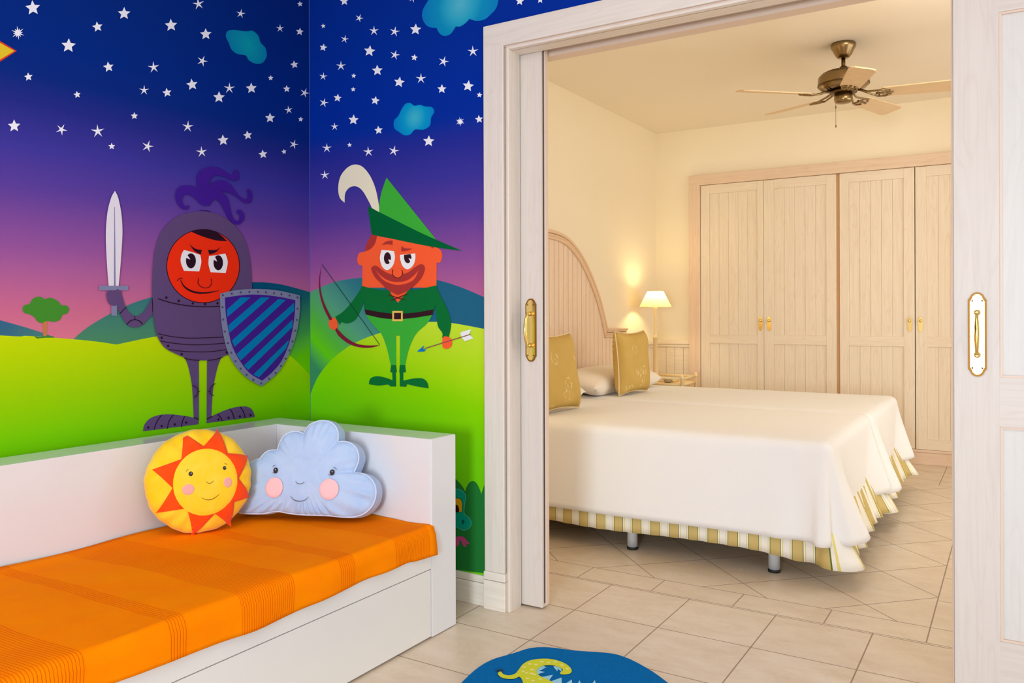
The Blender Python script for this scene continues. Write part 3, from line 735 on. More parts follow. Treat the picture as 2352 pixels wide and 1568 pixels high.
a.poly([(783, 466, 1), (890, 452, 1), (906, 510), (882, 580), (845, 602), (802, 575), (784, 520)], OUTB); a.poly([(858, 520), (908, 534), (886, 572)], (246, 246, 246), False)
a.poly([(420, 305, 1), (490, 250), (593, 230, 1), (592, 303, 1), (510, 288)], HR); a.poly([(742, 325, 1), (800, 358), (925, 363, 1), (835, 395), (740, 406, 1)], HR); a.poly([(1205, 328, 1), (1268, 340, 1), (1262, 358, 1)], HR, False)
a.poly([(250, 700), (280, 650), (340, 650), (430, 720), (540, 775), (640, 790), (760, 785), (870, 740), (960, 670), (1050, 620), (1108, 640), (1118, 720), (1060, 850), (960, 960), (870, 1030), (780, 1080), (680, 1115), (600, 1080), (500, 1020), (400, 920), (310, 830)], HR)
a.poly([(310, 705, 1), (400, 800), (520, 880), (680, 910), (840, 880), (950, 800), (1025, 715, 1), (960, 850), (860, 920), (700, 957), (560, 932), (430, 860)], SKN)
a.ell(680, 765, 78, 76, SKN); a.poly([(608, 760, 1), (622, 700, 1), (740, 700, 1), (752, 760, 1)], SKN, False)
a.line([(605, 705), (595, 760), (622, 815), (680, 842), (735, 822), (762, 768), (750, 712)], 10, OUTB)
a.line([(520, 1115), (660, 1160), (800, 1200)], 14, (90, 24, 26)).line([(835, 1105), (700, 1160), (575, 1208)], 14, (90, 24, 26))
a.done('painted_archer', mB)

# ------------------------------------------------------------------ daybed
BZ = .674
db = thing('daybed', 'white lacquered corner daybed with panel back and long drawer against the mural wall', 'daybed', (-2.13, 1.0, 0))
bm = B(); box(bm, (-2.578, -1.2, .004), (-2.437, 2.346, BZ), 0, .002); obj('back_panel', bm, WHITE_LAC, db)
bm = B(); box(bm, (-2.437, 2.206, .004), (-1.688, 2.346, BZ), 0, .002); box(bm, (-1.688, 2.2085, .004), (-1.685, 2.3435, BZ - .002)); obj('end_panel', bm, WHITE_LAC, db)
bm = B(); box(bm, (-2.437, -1.2, .236), (-1.7065, 2.2055, .30)); box(bm, (-1.706, -1.2, .2365), (-1.6865, 2.2050, .375)); obj('side_rail', bm, WHITE_FRONT, db)
bm = B(); box(bm, (-2.40, -1.15, .012), (-1.71, 2.19, .20), 0); box(bm, (-1.706, -1.19, .008), (-1.6865, 2.2015, .2335)); obj('drawer', bm, WHITE_FRONT, db)
bm = B(); box(bm, (-2.430, -1.18, .301), (-1.712, 2.198, .374), 0, .02); obj('mattress', bm, cloth('mattress_ticking', (225, 222, 215)), db)

# orange throw
def throw_mat():
    m = mat('orange_ribbed_cotton', (255, 132, 10), .9, spec=.04); t = NT(m); b = bsdf(m)
    pos = t.coord('Position'); x, y, z = t.sep(pos)[:3]
    wob = t.m('MULTIPLY', t.m('SUBTRACT', t.noise(pos, 2.2, 2), .5), .05)
    yy = t.m('ADD', t.m('ADD', y, wob), t.m('MULTIPLY', t.m('ADD', x, 1.68), -.04))
    band = None
    for lo, hi in ((-.75, -.55), (-.32, -.27), (-.1, .1), (.33, .39), (.70, .995), (1.19, 1.238), (1.403, 1.585), (1.758, 1.818), (2.0, 2.178)):
        k = t.m('MULTIPLY', t.m('GREATER_THAN', yy, lo), t.m('LESS_THAN', yy, hi))
        band = k if band is None else t.m('MAXIMUM', band, k)
    rib = t.m('ABSOLUTE', t.m('SINE', t.m('MULTIPLY', yy, math.pi / .0078)))
    n = t.noise(pos, 14, 4); wv = t.noise(t.coord('Position', (400, 400, 400)), 1, 1)
    c = t.mix(t.mrange(n, .35, .7), lin((255, 140, 0)), lin((255, 133, 0)))
    groove = t.m('MULTIPLY', band, t.mrange(rib, .05, .6, 1, 0))
    c = t.mix(t.m('MULTIPLY', band, .16), c, lin((248, 100, 0)))
    c = t.mix(t.m('MULTIPLY', groove, .5), c, lin((216, 70, 2)))
    t.put(b.inputs['Base Color'], c)
    h = t.m('ADD', t.m('SUBTRACT', t.m('MULTIPLY', wv, .12), t.m('MULTIPLY', groove, .7)), t.m('MULTIPLY', n, .6))
    t.put(b.inputs['Normal'], t.bump(h, .35, .006))
    return m
bm = B()
prof = []     # (distance-like index) -> x,z
y0t, y1t = -1.17, 2.213
NYt = 150; rows = []
for j in range(NYt + 1):
    y = y0t + (y1t - y0t) * j / NYt
    inside = min(1, max(0, (2.2 - y) / .02))
    hem = .289 + .006 * math.sin(y * 7.3) + .006 * noise.noise((0, y * 4, 3)) - .004 * (y > 2.1)
    back = -2.4365 + .03 * max(0, noise.noise((1, y * 2.1, 0))) + (.006 if True else 0)
    row = []
    ztop = .386 + .004 * noise.noise((y * 3, 1, 1))
    xs = [back + (-1.700 - back) * k / 26 for k in range(27)]
    for k, x in enumerate(xs):
        ed = math.exp(-((x + 2.43) / .05) ** 2)
        z = ztop + .006 * noise.noise((x * 4, y * 3, 2)) + .004 * noise.noise((x * 11, y * 5, 5)) + .012 * ed * (.5 + noise.noise((y * 3.1, 7, 7)))
        row.append((x, min(y, 2.2035) if x < -1.72 else y, z))
    for th in (20, 45, 70, 90):
        r = .022; row.append((-1.700 + r * math.sin(math.radians(th)), y, ztop - r + r * math.cos(math.radians(th))))
    zt = ztop - .022
    for k in range(1, 8):
        f = k / 7
        w = .006 * noise.noise((y * 9, f, 9)) * f + .004 * math.sin(y * 23) * f + (.003 * f if y > 2.12 else 0)
        row.append((-1.6775 + .004 + w, y + (.004 * f if y > 2.2 else 0), zt + (hem - zt) * f))
    rows.append([bm.verts.new(p) for p in row])
for r0, r1 in zip(rows, rows[1:]):
    for k in range(len(r0) - 1):
        bm.faces.new((r0[k], r0[k + 1], r1[k + 1], r1[k])).smooth = True
o = obj('throw_blanket', bm, throw_mat(), shade=True, origin=(-2.05, .5, .38))
sol = o.modifiers.new('thickness', 'SOLIDIFY'); sol.thickness = .004; sol.offset = -1
tag(o, 'bright orange ribbed cotton throw spread over the white daybed seat', 'throw')

# ------------------------------------------------------------------ character cushions
class Puff:
    """a plump cushion: star-shaped outline R(theta) about a centre, front height profile, in a tilted local frame"""
    def __init__(s, c, n, up=(0, 0, 1), roll=0):
        s.c = Vector(c); s.n = Vector(n).normalized()
        s.r = Vector(up).cross(s.n).normalized(); s.u = s.n.cross(s.r)
        if roll:
            q = Matrix.Rotation(roll, 3, s.n); s.r = q @ s.r; s.u = q @ s.u
    def pt(s, u, v, h=0): return s.c + s.r * u + s.u * v + s.n * h
    def loc(s, x, y, h=0):
        p = onplane(x, y, s.c + s.n * h, s.n) - s.c
        return p.dot(s.r), p.dot(s.u)
    def outline(s, pts):      # list of (u,v)
        tab = sorted((math.atan2(v, u), math.hypot(u, v)) for u, v in pts); s.tab = tab
    def R(s, th):
        tab = s.tab; n = len(tab)
        th = (th + math.pi) % (2 * math.pi) - math.pi
        import bisect
        i = bisect.bisect([t for t, _ in tab], th)
        a, b_ = tab[i - 1], tab[i % n]
        ta, tb_ = a[0], b_[0]
        if i == 0: ta -= 2 * math.pi
        if i == n: tb_ += 2 * math.pi
        f = (th - ta) / (tb_ - ta) if tb_ != ta else 0
        return a[1] + (b_[1] - a[1]) * f
    def hs(s, q): return s.rim + s.T * (1 - min(1, q) ** s.pw) ** .5 if q < 1 else s.rim
    def h(s, u, v):
        q = math.hypot(u, v) / s.R(math.atan2(v, u)); return s.hs(q)
    def on(s, u, v, off): return s.pt(u, v, s.h(u, v) + off)
    def disc(s, bm, cu, cv, ru, rv, off, rings=6, seg=28, mi=0, rot=0):
        prev = None; cc = bm.verts.new(s.on(cu, cv, off))
        for k in range(1, rings + 1):
            f = k / rings; ring = []
            for i in range(seg):
                a = 2 * math.pi * i / seg
                du, dv = ru * f * math.cos(a), rv * f * math.sin(a)
                du, dv = du * math.cos(rot) - dv * math.sin(rot), du * math.sin(rot) + dv * math.cos(rot)
                ring.append(bm.verts.new(s.on(cu + du, cv + dv, off if k < rings else off * .5)))
            for i in range(seg):
                j = (i + 1) % seg
                f_ = bm.faces.new((cc, ring[i], ring[j])) if prev is None else bm.faces.new((prev[i], ring[i], ring[j], prev[j]))
                f_.smooth = True; f_.material_index = mi
            prev = ring
    def stroke(s, bm, pts, rad, off=.0045, mi=0):
        q = smooth_path(pts, False, .004)
        tube(bm, [s.on(u, v, off) for u, v in q], [rad * max(.35, math.sin(math.pi * (i + .6) / (len(q) + .2)) ** .5) for i in range(len(q))], 6, mi)

def velour(name, c, c2, bump=.25):
    m = mat(name, c, .85, spec=.15); t = NT(m); b = bsdf(m)
    v = t.coord('Object'); n = t.noise(v, 16, 4, .6, .6); n2 = t.noise(v, 300, 2)
    t.put(b.inputs['Base Color'], t.mix(t.mrange(n, .32, .7), lin(c), lin(c2)))
    t.put(b.inputs['Normal'], t.bump(t.m('ADD', n, t.m('MULTIPLY', n2, .1)), bump, .012))
    b.inputs['Sheen Weight'].default_value = .35; b.inputs['Sheen Roughness'].default_value = .4
    return m
SUNY = velour('yellow_velour', (255, 200, 16), (255, 214, 60)); FELT = velour('orange_red_felt', (252, 70, 8), (250, 84, 14), .08)
FACEY = velour('yellow_face_velour', (255, 206, 30), (255, 214, 70), .12)
LINK = mat('embroidery_thread', (40, 36, 40), .7); CHK = mat('pink_cheek_felt', (250, 196, 200), .9); CHK2 = mat('rose_cheek_print', (236, 170, 160), .9)
EYEW = mat('eye_highlight_thread', (240, 240, 240), .6); EYEB = mat('eye_iris_thread', (86, 74, 66), .6)

SQ = 3.794
def zp(x, y): return (300 + x / SQ, 940 + y / SQ)
sn = Vector((.90, -.36, .20)).normalized()
sc_ = onplane(457, 1103, (-2.300, 0, 0), Vector((1, 0, 0)))
sun = Puff(sc_, sn)
out = []
for i in range(96):
    th = 2 * math.pi * i / 96
    R0 = .168 + .0012 * math.sin(9 * th) + .0008 * math.sin(23 * th + 1)
    out.append((R0 * math.cos(th), R0 * math.sin(th)))
sun.outline(out); sun.rim = .012; sun.T = .060; sun.pw = 2.4
sun_o = thing('sun_pillow', 'round yellow sun pillow with orange-red felt rays and smiling face', 'pillow', (sc_.x, sc_.y, .39))
bm = B(); prev = None; SEG = 144
lev = [(q, 1) for q in (0.0, .15, .3, .45, .6, .72, .82, .9, .955, .99)] + [(1.0, 0)] + [(q, -1) for q in (.985, .94, .86, .74, .58, .4, .2, 0.)]
for q, sd in lev:
    ring = []
    for i in range(SEG if q > 0 else 1):
        th = 2 * math.pi * i / SEG; R_ = sun.R(th) * q
        puck = .0035 * math.sin(17 * th + 2 * math.sin(3 * th)) * math.exp(-((q - .9) / .12) ** 2)
        if sd > 0: h = sun.hs(q) + puck
        elif sd == 0: h = 0
        else: h = -.010 - .052 * (1 - q ** 2.4) ** .5 - puck
        ring.append(bm.verts.new(sun.pt(R_ * math.cos(th), R_ * math.sin(th), h)))
    if prev:
        for i in range(SEG):
            j = (i + 1) % SEG
            if len(prev) == 1: f = bm.faces.new((prev[0], ring[i], ring[j]))
            elif len(ring) == 1: f = bm.faces.new((prev[i], ring[0], prev[j]))
            else: f = bm.faces.new((prev[i], ring[i], ring[j], prev[j]))
            f.smooth = True
    prev = ring
obj('pillow_body', bm, SUNY, sun_o)
fc = [sun.loc(*zp(660, 630), .070), None]
fu, fv = fc[0]
rru = abs(sun.loc(*zp(945, 630), .062)[0] - sun.loc(*zp(375, 630), .062)[0]) / 2
rrv = abs(sun.loc(*zp(660, 335), .062)[1] - sun.loc(*zp(660, 922), .062)[1]) / 2
# rays: tip and the two base points on the face edge
for tip, b0, b1, cut in (((455, 205), (425, 455), (640, 330), .16), ((768, 168), (620, 330), (850, 400), 0), ((1036, 400), (835, 375), (945, 590), 0), ((1052, 762), (935, 590), (885, 815), 0), ((890, 1022), (905, 790), (745, 915), 0), ((545, 1106), (720, 920), (480, 850), 0), ((222, 902), (480, 860), (368, 660), 0), ((183, 525), (362, 690), (430, 430), 0)):
    bm = B(); T_ = Vector(sun.loc(*zp(*tip), .03)); A_ = Vector(sun.loc(*zp(*b0), .055)); B_ = Vector(sun.loc(*zp(*b1), .055))
    ctr = Vector((fu, fv)); M_ = (A_ + B_) / 2; A_ = M_ + (A_ - M_) * 1.22; B_ = M_ + (B_ - M_) * 1.22; A_ += (ctr - A_) * .10; B_ += (ctr - B_) * .10
    N_ = 10; grid = []
    for i in range(N_ + 1):
        f = i / N_; f2 = f * (1 - cut)
        row = []
        for k in range(7):
            g = k / 6; P = (A_ * (1 - g) + B_ * g) * (1 - f2) + T_ * f2
            q = math.hypot(*P) / sun.R(math.atan2(P[1], P[0]))
            h = sun.hs(q) + .0035 + (.0 if q < 1 else 0)
            if .86 < q: h = max(h, sun.hs(.86) - (q - .86) * .22 + .0035)
            row.append((P[0], P[1], h))
        grid.append(row)
    top = [[bm.verts.new(sun.pt(*p)) for p in r] for r in grid]; bot = [[bm.verts.new(sun.pt(p[0], p[1], p[2] - .0022)) for p in r] for r in grid]
    for i in range(N_):
        for k in range(6):
            bm.faces.new((top[i][k], top[i][k + 1], top[i + 1][k + 1], top[i + 1][k])).smooth = True
            bm.faces.new((bot[i][k + 1], bot[i][k], bot[i + 1][k], bot[i + 1][k + 1])).smooth = True
    per = [(i, 0) for i in range(N_ + 1)] + [(N_, k) for k in range(1, 7)] + [(i, 6) for i in range(N_ - 1, -1, -1)] + [(0, k) for k in range(5, 0, -1)]
    for p, q in zip(per, per[1:] + per[:1]):
        bm.faces.new((top[p[0]][p[1]], top[q[0]][q[1]], bot[q[0]][q[1]], bot[p[0]][p[1]]))
    obj('sun_ray', bm, FELT, sun_o)
bm = B(); sun.disc(bm, fu, fv, rru, rrv, .0062, 12, 64); face = obj('face', bm, FACEY, sun_o)
def features(pf, parent, items, hh):
    for kind, pts in items:
        bm = B()
        if kind == 'cheek':
            (cx, cy), rx, ry, m = pts; u, v = pf.loc(*zp(cx, cy), hh); k = abs(pf.loc(*zp(cx + rx, cy), hh)[0] - u); kv = abs(pf.loc(*zp(cx, cy + ry), hh)[1] - v)
            pf.disc(bm, u, v, k, kv, .0080, 6, 28); obj('cheek', bm, m, parent)
        elif kind == 'eye':
            (cx, cy), r = pts; u, v = pf.loc(*zp(cx, cy), hh); k = r / SQ / 690
            pf.disc(bm, u, v, k, k * 1.1, .0085, 3, 20, 0); pf.disc(bm, u, v, k * .66, k * .7, .0090, 2, 16, 1); pf.disc(bm, u, v - k * .1, k * .38, k * .42, .0095, 2, 14, 0); pf.disc(bm, u + k * .15, v + k * .25, k * .27, k * .27, .0102, 2, 12, 2)
            obj('eye', bm, [LINK, EYEB, EYEW], parent)
        else:
            path, w = pts; pf.stroke(bm, [pf.loc(*zp(*p), hh) for p in path], w, .0078); obj(kind, bm, LINK, parent)
features(sun, face, [('cheek', ((500, 698), 58, 52, CHK2)), ('cheek', ((846, 635), 42, 50, CHK2)), ('eye', ((521, 561), 21)), ('eye', ((817, 510), 18)),
    ('eyebrow', ([(480, 542), (488, 528), (503, 522)], .0006)), ('eyebrow', ([(815, 475), (828, 472), (839, 483)], .0006)),
    ('nose', ([(650, 628), (668, 642), (692, 643), (720, 620)], .0007)), ('mouth', ([(613, 768), (650, 785), (690, 787), (730, 770), (770, 737)], .0008))], .072)

# cloud cushion
CLF = velour('pale_blue_velour', (184, 208, 240), (172, 198, 236), .30); PIPE = mat('pale_seam_piping', (206, 218, 240), .8)
cn = Vector((.40, -.86, .22)).normalized()
cc = onplane(714, 1092, (-2.12, 2.052, .53), Vector((.456, -.89, 0)).normalized())
cloud = Puff(cc, cn)
cpts = [(905, 860, 1), (930, 800), (975, 740), (1010, 700), (1008, 620), (1015, 540), (1035, 480), (1075, 447), (1130, 432, 1), (1150, 405), (1190, 368), (1240, 355), (1284, 356, 1), (1298, 300), (1330, 240), (1385, 202), (1450, 193), (1512, 213, 1), (1528, 180), (1560, 138), (1620, 108), (1680, 100), (1740, 112), (1785, 150), (1808, 210), (1805, 288, 1), (1860, 280), (1925, 300), (1972, 350), (1988, 420), (1975, 480), (1945, 550, 1), (2010, 556), (2078, 590), (2128, 660), (2135, 750), (2105, 835), (2045, 898), (1960, 932), (1860, 936), (1700, 922), (1500, 915), (1400, 906), (1270, 886), (1160, 905), (1000, 905), (930, 890)]
op = smooth_path(cpts, True, 14)
RIM = .040
cloud.outline([cloud.loc(*zp(x, y), RIM) for x, y in op])
cloud.rim = RIM; cloud.T = .030; cloud.pw = 2.6
cl_o = thing('cloud_pillow', 'pale blue cloud-shaped pillow with pink cheeks leaning in the daybed corner', 'pillow', (cc.x, cc.y, .39))
bm = B(); prev = None; SEG = 300
lev = [(q, 1) for q in (0., .2, .4, .58, .72, .83, .91, .96, .985, 1.0)] + [(1.012, 3), (1.03, 4), (1.03, 5), (1.012, 6)] + [(q, -1) for q in (.98, .9, .75, .5, .25, 0.)]
for q, sd in lev:
    ring = []
    for i in range(SEG if q > 0 else 1):
        th = 2 * math.pi * i / SEG; R_ = cloud.R(th) * q
        puck = .004 * math.sin(31 * th + 3 * math.sin(5 * th)) * math.exp(-((q - .86) / .12) ** 2) * (1.5 if math.sin(th) < -.2 else .6)
        h = {1: cloud.hs(q) + puck, 3: .030, 4: .012, 5: -.014, 6: -.034}.get(sd, 0)
        if sd == -1: h = -.040 - .028 * (1 - q ** 2.6) ** .5
        ring.append(bm.verts.new(cloud.pt(R_ * math.cos(th), R_ * math.sin(th), h)))
    if prev:
        for i in range(SEG):
            j = (i + 1) % SEG
            if len(prev) == 1: f = bm.faces.new((prev[0], ring[i], ring[j]))
            elif len(ring) == 1: f = bm.faces.new((prev[i], ring[0], prev[j]))
            else: f = bm.faces.new((prev[i], ring[i], ring[j], prev[j]))
            f.smooth = True
    prev = ring
cbody = obj('pillow_body', bm, CLF, cl_o)
bm = B(); tube(bm, [cloud.pt(cloud.R(2 * math.pi * i / 260) * 1.004 * math.cos(2 * math.pi * i / 260), cloud.R(2 * math.pi * i / 260) * 1.004 * math.sin(2 * math.pi * i / 260), RIM + .001) for i in range(260)], .0028, 6, closed=True)
obj('piping', bm, PIPE, cl_o)
features(cloud, cl_o, [('cheek', ((1252, 680), 78, 90, CHK)), ('cheek', ((1730, 695), 84, 92, CHK)), ('eye', ((1265, 530), 22)), ('eye', ((1756, 547), 22)),
    ('eyebrow', ([(1240, 502), (1250, 490), (1266, 486)], .0008)), ('eyebrow', ([(1770, 505), (1784, 510), (1797, 524)], .0008)),
    ('eyelash', ([(1238, 549), (1262, 556), (1284, 550)], .0008)), ('eyelash', ([(1724, 570), (1750, 574), (1776, 568)], .0008)),
    ('nose', ([(1444, 625), (1458, 644), (1482, 650), (1506, 643), (1522, 628)], .0009)), ('mouth', ([(1395, 755), (1420, 784), (1455, 799), (1500, 797), (1535, 780), (1555, 758)], .0011))], .070)

# ------------------------------------------------------------------ rug
def rugmat():
    m = mat('blue_tufted_rug', (0, 104, 176), .95, spec=.05); t = NT(m); b = bsdf(m)
    n = t.noise(t.coord('Position'), 420, 2); n2 = t.noise(t.coord('Position'), 20, 3)
    t.put(b.inputs['Base Color'], t.mix(t.mrange(n, .3, .7), lin((0, 92, 164)), lin((10, 120, 190))))
    t.put(b.inputs['Normal'], t.bump(n, .6, .004)); return m
rug = thing('play_rug', 'blue play rug with rounded edge and lime dinosaur on the tiled floor', 'rug', (-1.08, 2.0, 0))
a = Art('F').frame(1000, 1380, 3.92)
edge = [onplane(x, y, (0, 0, .008), Vector((0, 0, 1))) for x, y in smooth_path([(1060, 1568), (1078, 1550), (1100, 1532), (1130, 1515), (1180, 1500), (1215, 1489), (1250, 1486), (1290, 1490), (1320, 1494), (1400, 1500), (1432, 1508), (1460, 1520), (1500, 1543), (1534, 1568)], False, 12)]
c0 = Vector((-1.06, 2.02, 0)); last = edge[-1]; first = edge[0]
a0 = math.atan2(last.y - c0.y, last.x - c0.x); a1 = math.atan2(first.y - c0.y, first.x - c0.x)
r0_ = (last - c0).length; r1_ = (first - c0).length
if a1 > a0: a1 -= 2 * math.pi
rest = []
for i in range(1, 30):
    f = i / 30; th = a0 + (a1 - a0) * f; r = r0_ + (r1_ - r0_) * f; r += .035 * math.sin(math.pi * f)
    rest.append(Vector((c0.x + r * math.cos(th), c0.y + r * math.sin(th), .008)))
bm = B(); extrude_poly(bm, [Vector((p.x, p.y, 0.001)) for p in edge + rest], (0, 0, .008)); obj('rug_pile', bm, rugmat(), rug)
LIME = mat('lime_rug_wool', (208, 214, 36), .95); LB = mat('light_blue_rug_wool', (150, 210, 232), .95); PALE = mat('pale_rug_wool', (236, 226, 150), .95); BLK = mat('black_rug_wool', (16, 40, 60), .95)
for q in ([(905, 640), (985, 605), (925, 590)], [(915, 600), (1000, 600), (960, 570)], [(1075, 590), (1140, 640), (1130, 590)], [(1060, 590), (1100, 635), (1100, 580)], [(905, 665), (985, 640), (915, 625)], [(930, 690), (1060, 665), (1010, 735)], [(1010, 735), (1135, 690), (1140, 760)], [(1150, 760), (1228, 708), (1235, 770)], [(1255, 780), (1300, 715), (1320, 790)], [(1380, 790), (1435, 714), (1460, 800)]): a.poly(q, LB, False)
a.poly([(575, 640), (592, 635), (610, 660), (665, 672), (720, 655), (750, 620), (790, 570), (860, 535), (980, 521), (1090, 535), (1180, 572), (1226, 620), (1212, 655), (1145, 664), (1122, 650), (1148, 622), (1100, 592), (1030, 580), (955, 590), (912, 630), (935, 672), (1005, 705), (1075, 745), (1180, 800), (1300, 900), (1200, 1010), (1000, 1030), (840, 960), (775, 860), (790, 770), (785, 725), (758, 685), (710, 702), (640, 702), (585, 685), (562, 655)], LIME)
a.up()
for x, y in ((800, 600), (850, 570), (905, 575), (960, 550), (1020, 558), (1080, 552), (1140, 580), (1190, 612), (820, 650), (870, 620), (830, 700), (890, 665), (880, 720), (945, 705), (850, 760), (920, 770), (1000, 760), (790, 635), (865, 655)): a.ell(x, y, 17, 7, PALE, n=12); a.k -= .00012
a.up(.0003)
for p in ([(575, 640), (540, 622)], [(578, 636), (562, 612)], [(582, 635), (585, 608)], [(588, 636), (605, 616)], [(590, 640), (615, 630)]): a.line(p, 7, BLK, taper=False)
a.done('dinosaur_motif', rug)

# ------------------------------------------------------------------ beds
WHT = cloth('white_bedspread_cotton', (244, 243, 243), .9, 420, .10)
def stripe_mat():
    m = mat('gold_striped_valance', (240, 236, 226), .85, spec=.15); t = NT(m); b = bsdf(m)
    uv = t.sep(t.new('ShaderNodeTexCoord').outputs['UV'])[0]
    f = t.m('FRACT', t.m('DIVIDE', uv, .0885))
    gold, green, yel, wht = lin((208, 184, 118)), lin((104, 124, 52)), lin((232, 220, 130)), lin((246, 242, 234))
    c = t.ramp(f, [(0, green), (.03, gold), (.47, green), (.50, wht), (.56, yel), (.60, wht), (.90, yel), (.94, wht)], 'CONSTANT')
    t.put(b.inputs['Base Color'], c); return m
STR = stripe_mat()
XH, XF = -2.555, -.625
def perimeter(x0, x1, y0, y1, rc, step):
    """near side, foot, far side of a bed with rounded corners -> (point, normal, cornerdist) list"""
    out = []
    def seg(p, q, n):
        L = math.hypot(q[0] - p[0], q[1] - p[1]); k = max(2, int(L / step))
        for i in range(k): f = i / k; out.append(((p[0] + (q[0] - p[0]) * f, p[1] + (q[1] - p[1]) * f), n))
    def arc(c, a0, a1):
        k = 10
        for i in range(k): th = a0 + (a1 - a0) * i / k; out.append(((c[0] + rc * math.cos(th), c[1] + rc * math.sin(th)), (math.cos(th), math.sin(th))))
    seg((x0, y0), (x1 - rc, y0), (0, -1)); arc((x1 - rc, y0 + rc), -math.pi / 2, 0)
    seg((x1, y0 + rc), (x1, y1 - rc), (1, 0)); arc((x1 - rc, y1 - rc), 0, math.pi / 2)
    seg((x1 - rc, y1), (x0, y1), (0, 1)); out.append(((x0, y1), (0, 1)))
    return out
def bedspread(y0, y1, label, zt=.578, seed=0, inner_far=False):
    bm = B(); rc = .05; P = perimeter(XH, XF, y0, y1, rc, .016)
    n = len(P); s = [0]
    for i in range(1, n): s.append(s[-1] + math.hypot(P[i][0][0] - P[i - 1][0][0], P[i][0][1] - P[i - 1][0][1]))
    sc1 = XF - rc - XH + rc * math.pi / 4; sc2 = sc1 + rc * math.pi / 2 + (y1 - y0 - 2 * rc)
    cx = (XH + XF) / 2; cy = (y0 + y1) / 2
    rings = []
    er = .045
    # inward rings for the top
    tops = (.30, .16, .08)
    def inset(p, nn, d): return (min(p[0] - nn[0] * d, XF - d), min(max(p[1] - nn[1] * d, y0 + d), y1 - d))
    for d in tops:
        ring = []
        for (p, nn) in P:
            x, y = inset(p, nn, er + d)
            z = zt + .002
            ring.append(bm.verts.new((max(x, XH), y, z)))
        rings.append(ring)
    for th in (0, 25, 50, 72, 90):
        t_ = math.radians(th); ring = []
        for (p, nn) in P:
            x, y = inset(p, nn, er * (1 - math.sin(t_)))
            ring.append(bm.verts.new((x, y, zt - er * (1 - math.cos(t_)) + .002 * noise.noise((x * 4, y * 4, seed)))))
        rings.append(ring)
    KD = 14
    for k in range(1, KD + 1):
        f = k / KD; ring = []
        for i, (p, nn) in enumerate(P):
            d1, d2 = s[i] - sc1, s[i] - sc2
            fl = .125 * math.exp(-((d1 - .085) / .085) ** 2) - .052 * math.exp(-((d1 - .004) / .013) ** 2) + .038 * math.exp(-((d1 + .034) / .022) ** 2) - .012 * math.exp(-((d1 + .12) / .03) ** 2) + .012 * math.exp(-((d1 + .2) / .05) ** 2)
            fl += .10 * math.exp(-((d2 + .03) / .06) ** 2) - .016 * math.exp(-((d2 + .13) / .04) ** 2)
            side_far = s[i] > sc2 + .02
            lim = .012 if side_far else 1
            fl += .006 * noise.noise((s[i] * 2.2, f, seed)) + .012 * (nn[1] < -.5 and y0 < 4)
            hem = .172 + .006 * noise.noise((s[i] * 1.5, 2, seed)) + .055 * math.exp(-((d2 - .02) / .1) ** 2) + .028 * math.exp(-((d1 - .11) / .05) ** 2)
            dd = min(fl * f ** 1.15, lim if side_far and abs(d2) > .12 else 1)
            if abs(nn[1]) > .5 and not (nn[1] < 0 and y0 < 4): dd = min(dd, .012)
            ring.append(bm.verts.new((p[0] + nn[0] * dd, p[1] + nn[1] * dd, (zt - er) + (hem - zt + er) * f)))
        rings.append(ring)
    for r0, r1 in zip(rings, rings[1:]):
        for i in range(n - 1): bm.faces.new((r0[i], r0[i + 1], r1[i + 1], r1[i])).smooth = True
    # fill the top: pair near-side verts with far-side verts
    top = rings[0]
    bm.faces.new(top)
    bmesh.ops.remove_doubles(bm, verts=bm.verts, dist=.0002)
    o = obj('bedspread', bm, WHT, origin=((XH + XF) / 2, cy, zt))
    sol = o.modifiers.new('thickness', 'SOLIDIFY'); sol.thickness = .003; sol.offset = -1
    return tag(o, label, 'bedspread', 'white bedspreads on the twin beds')
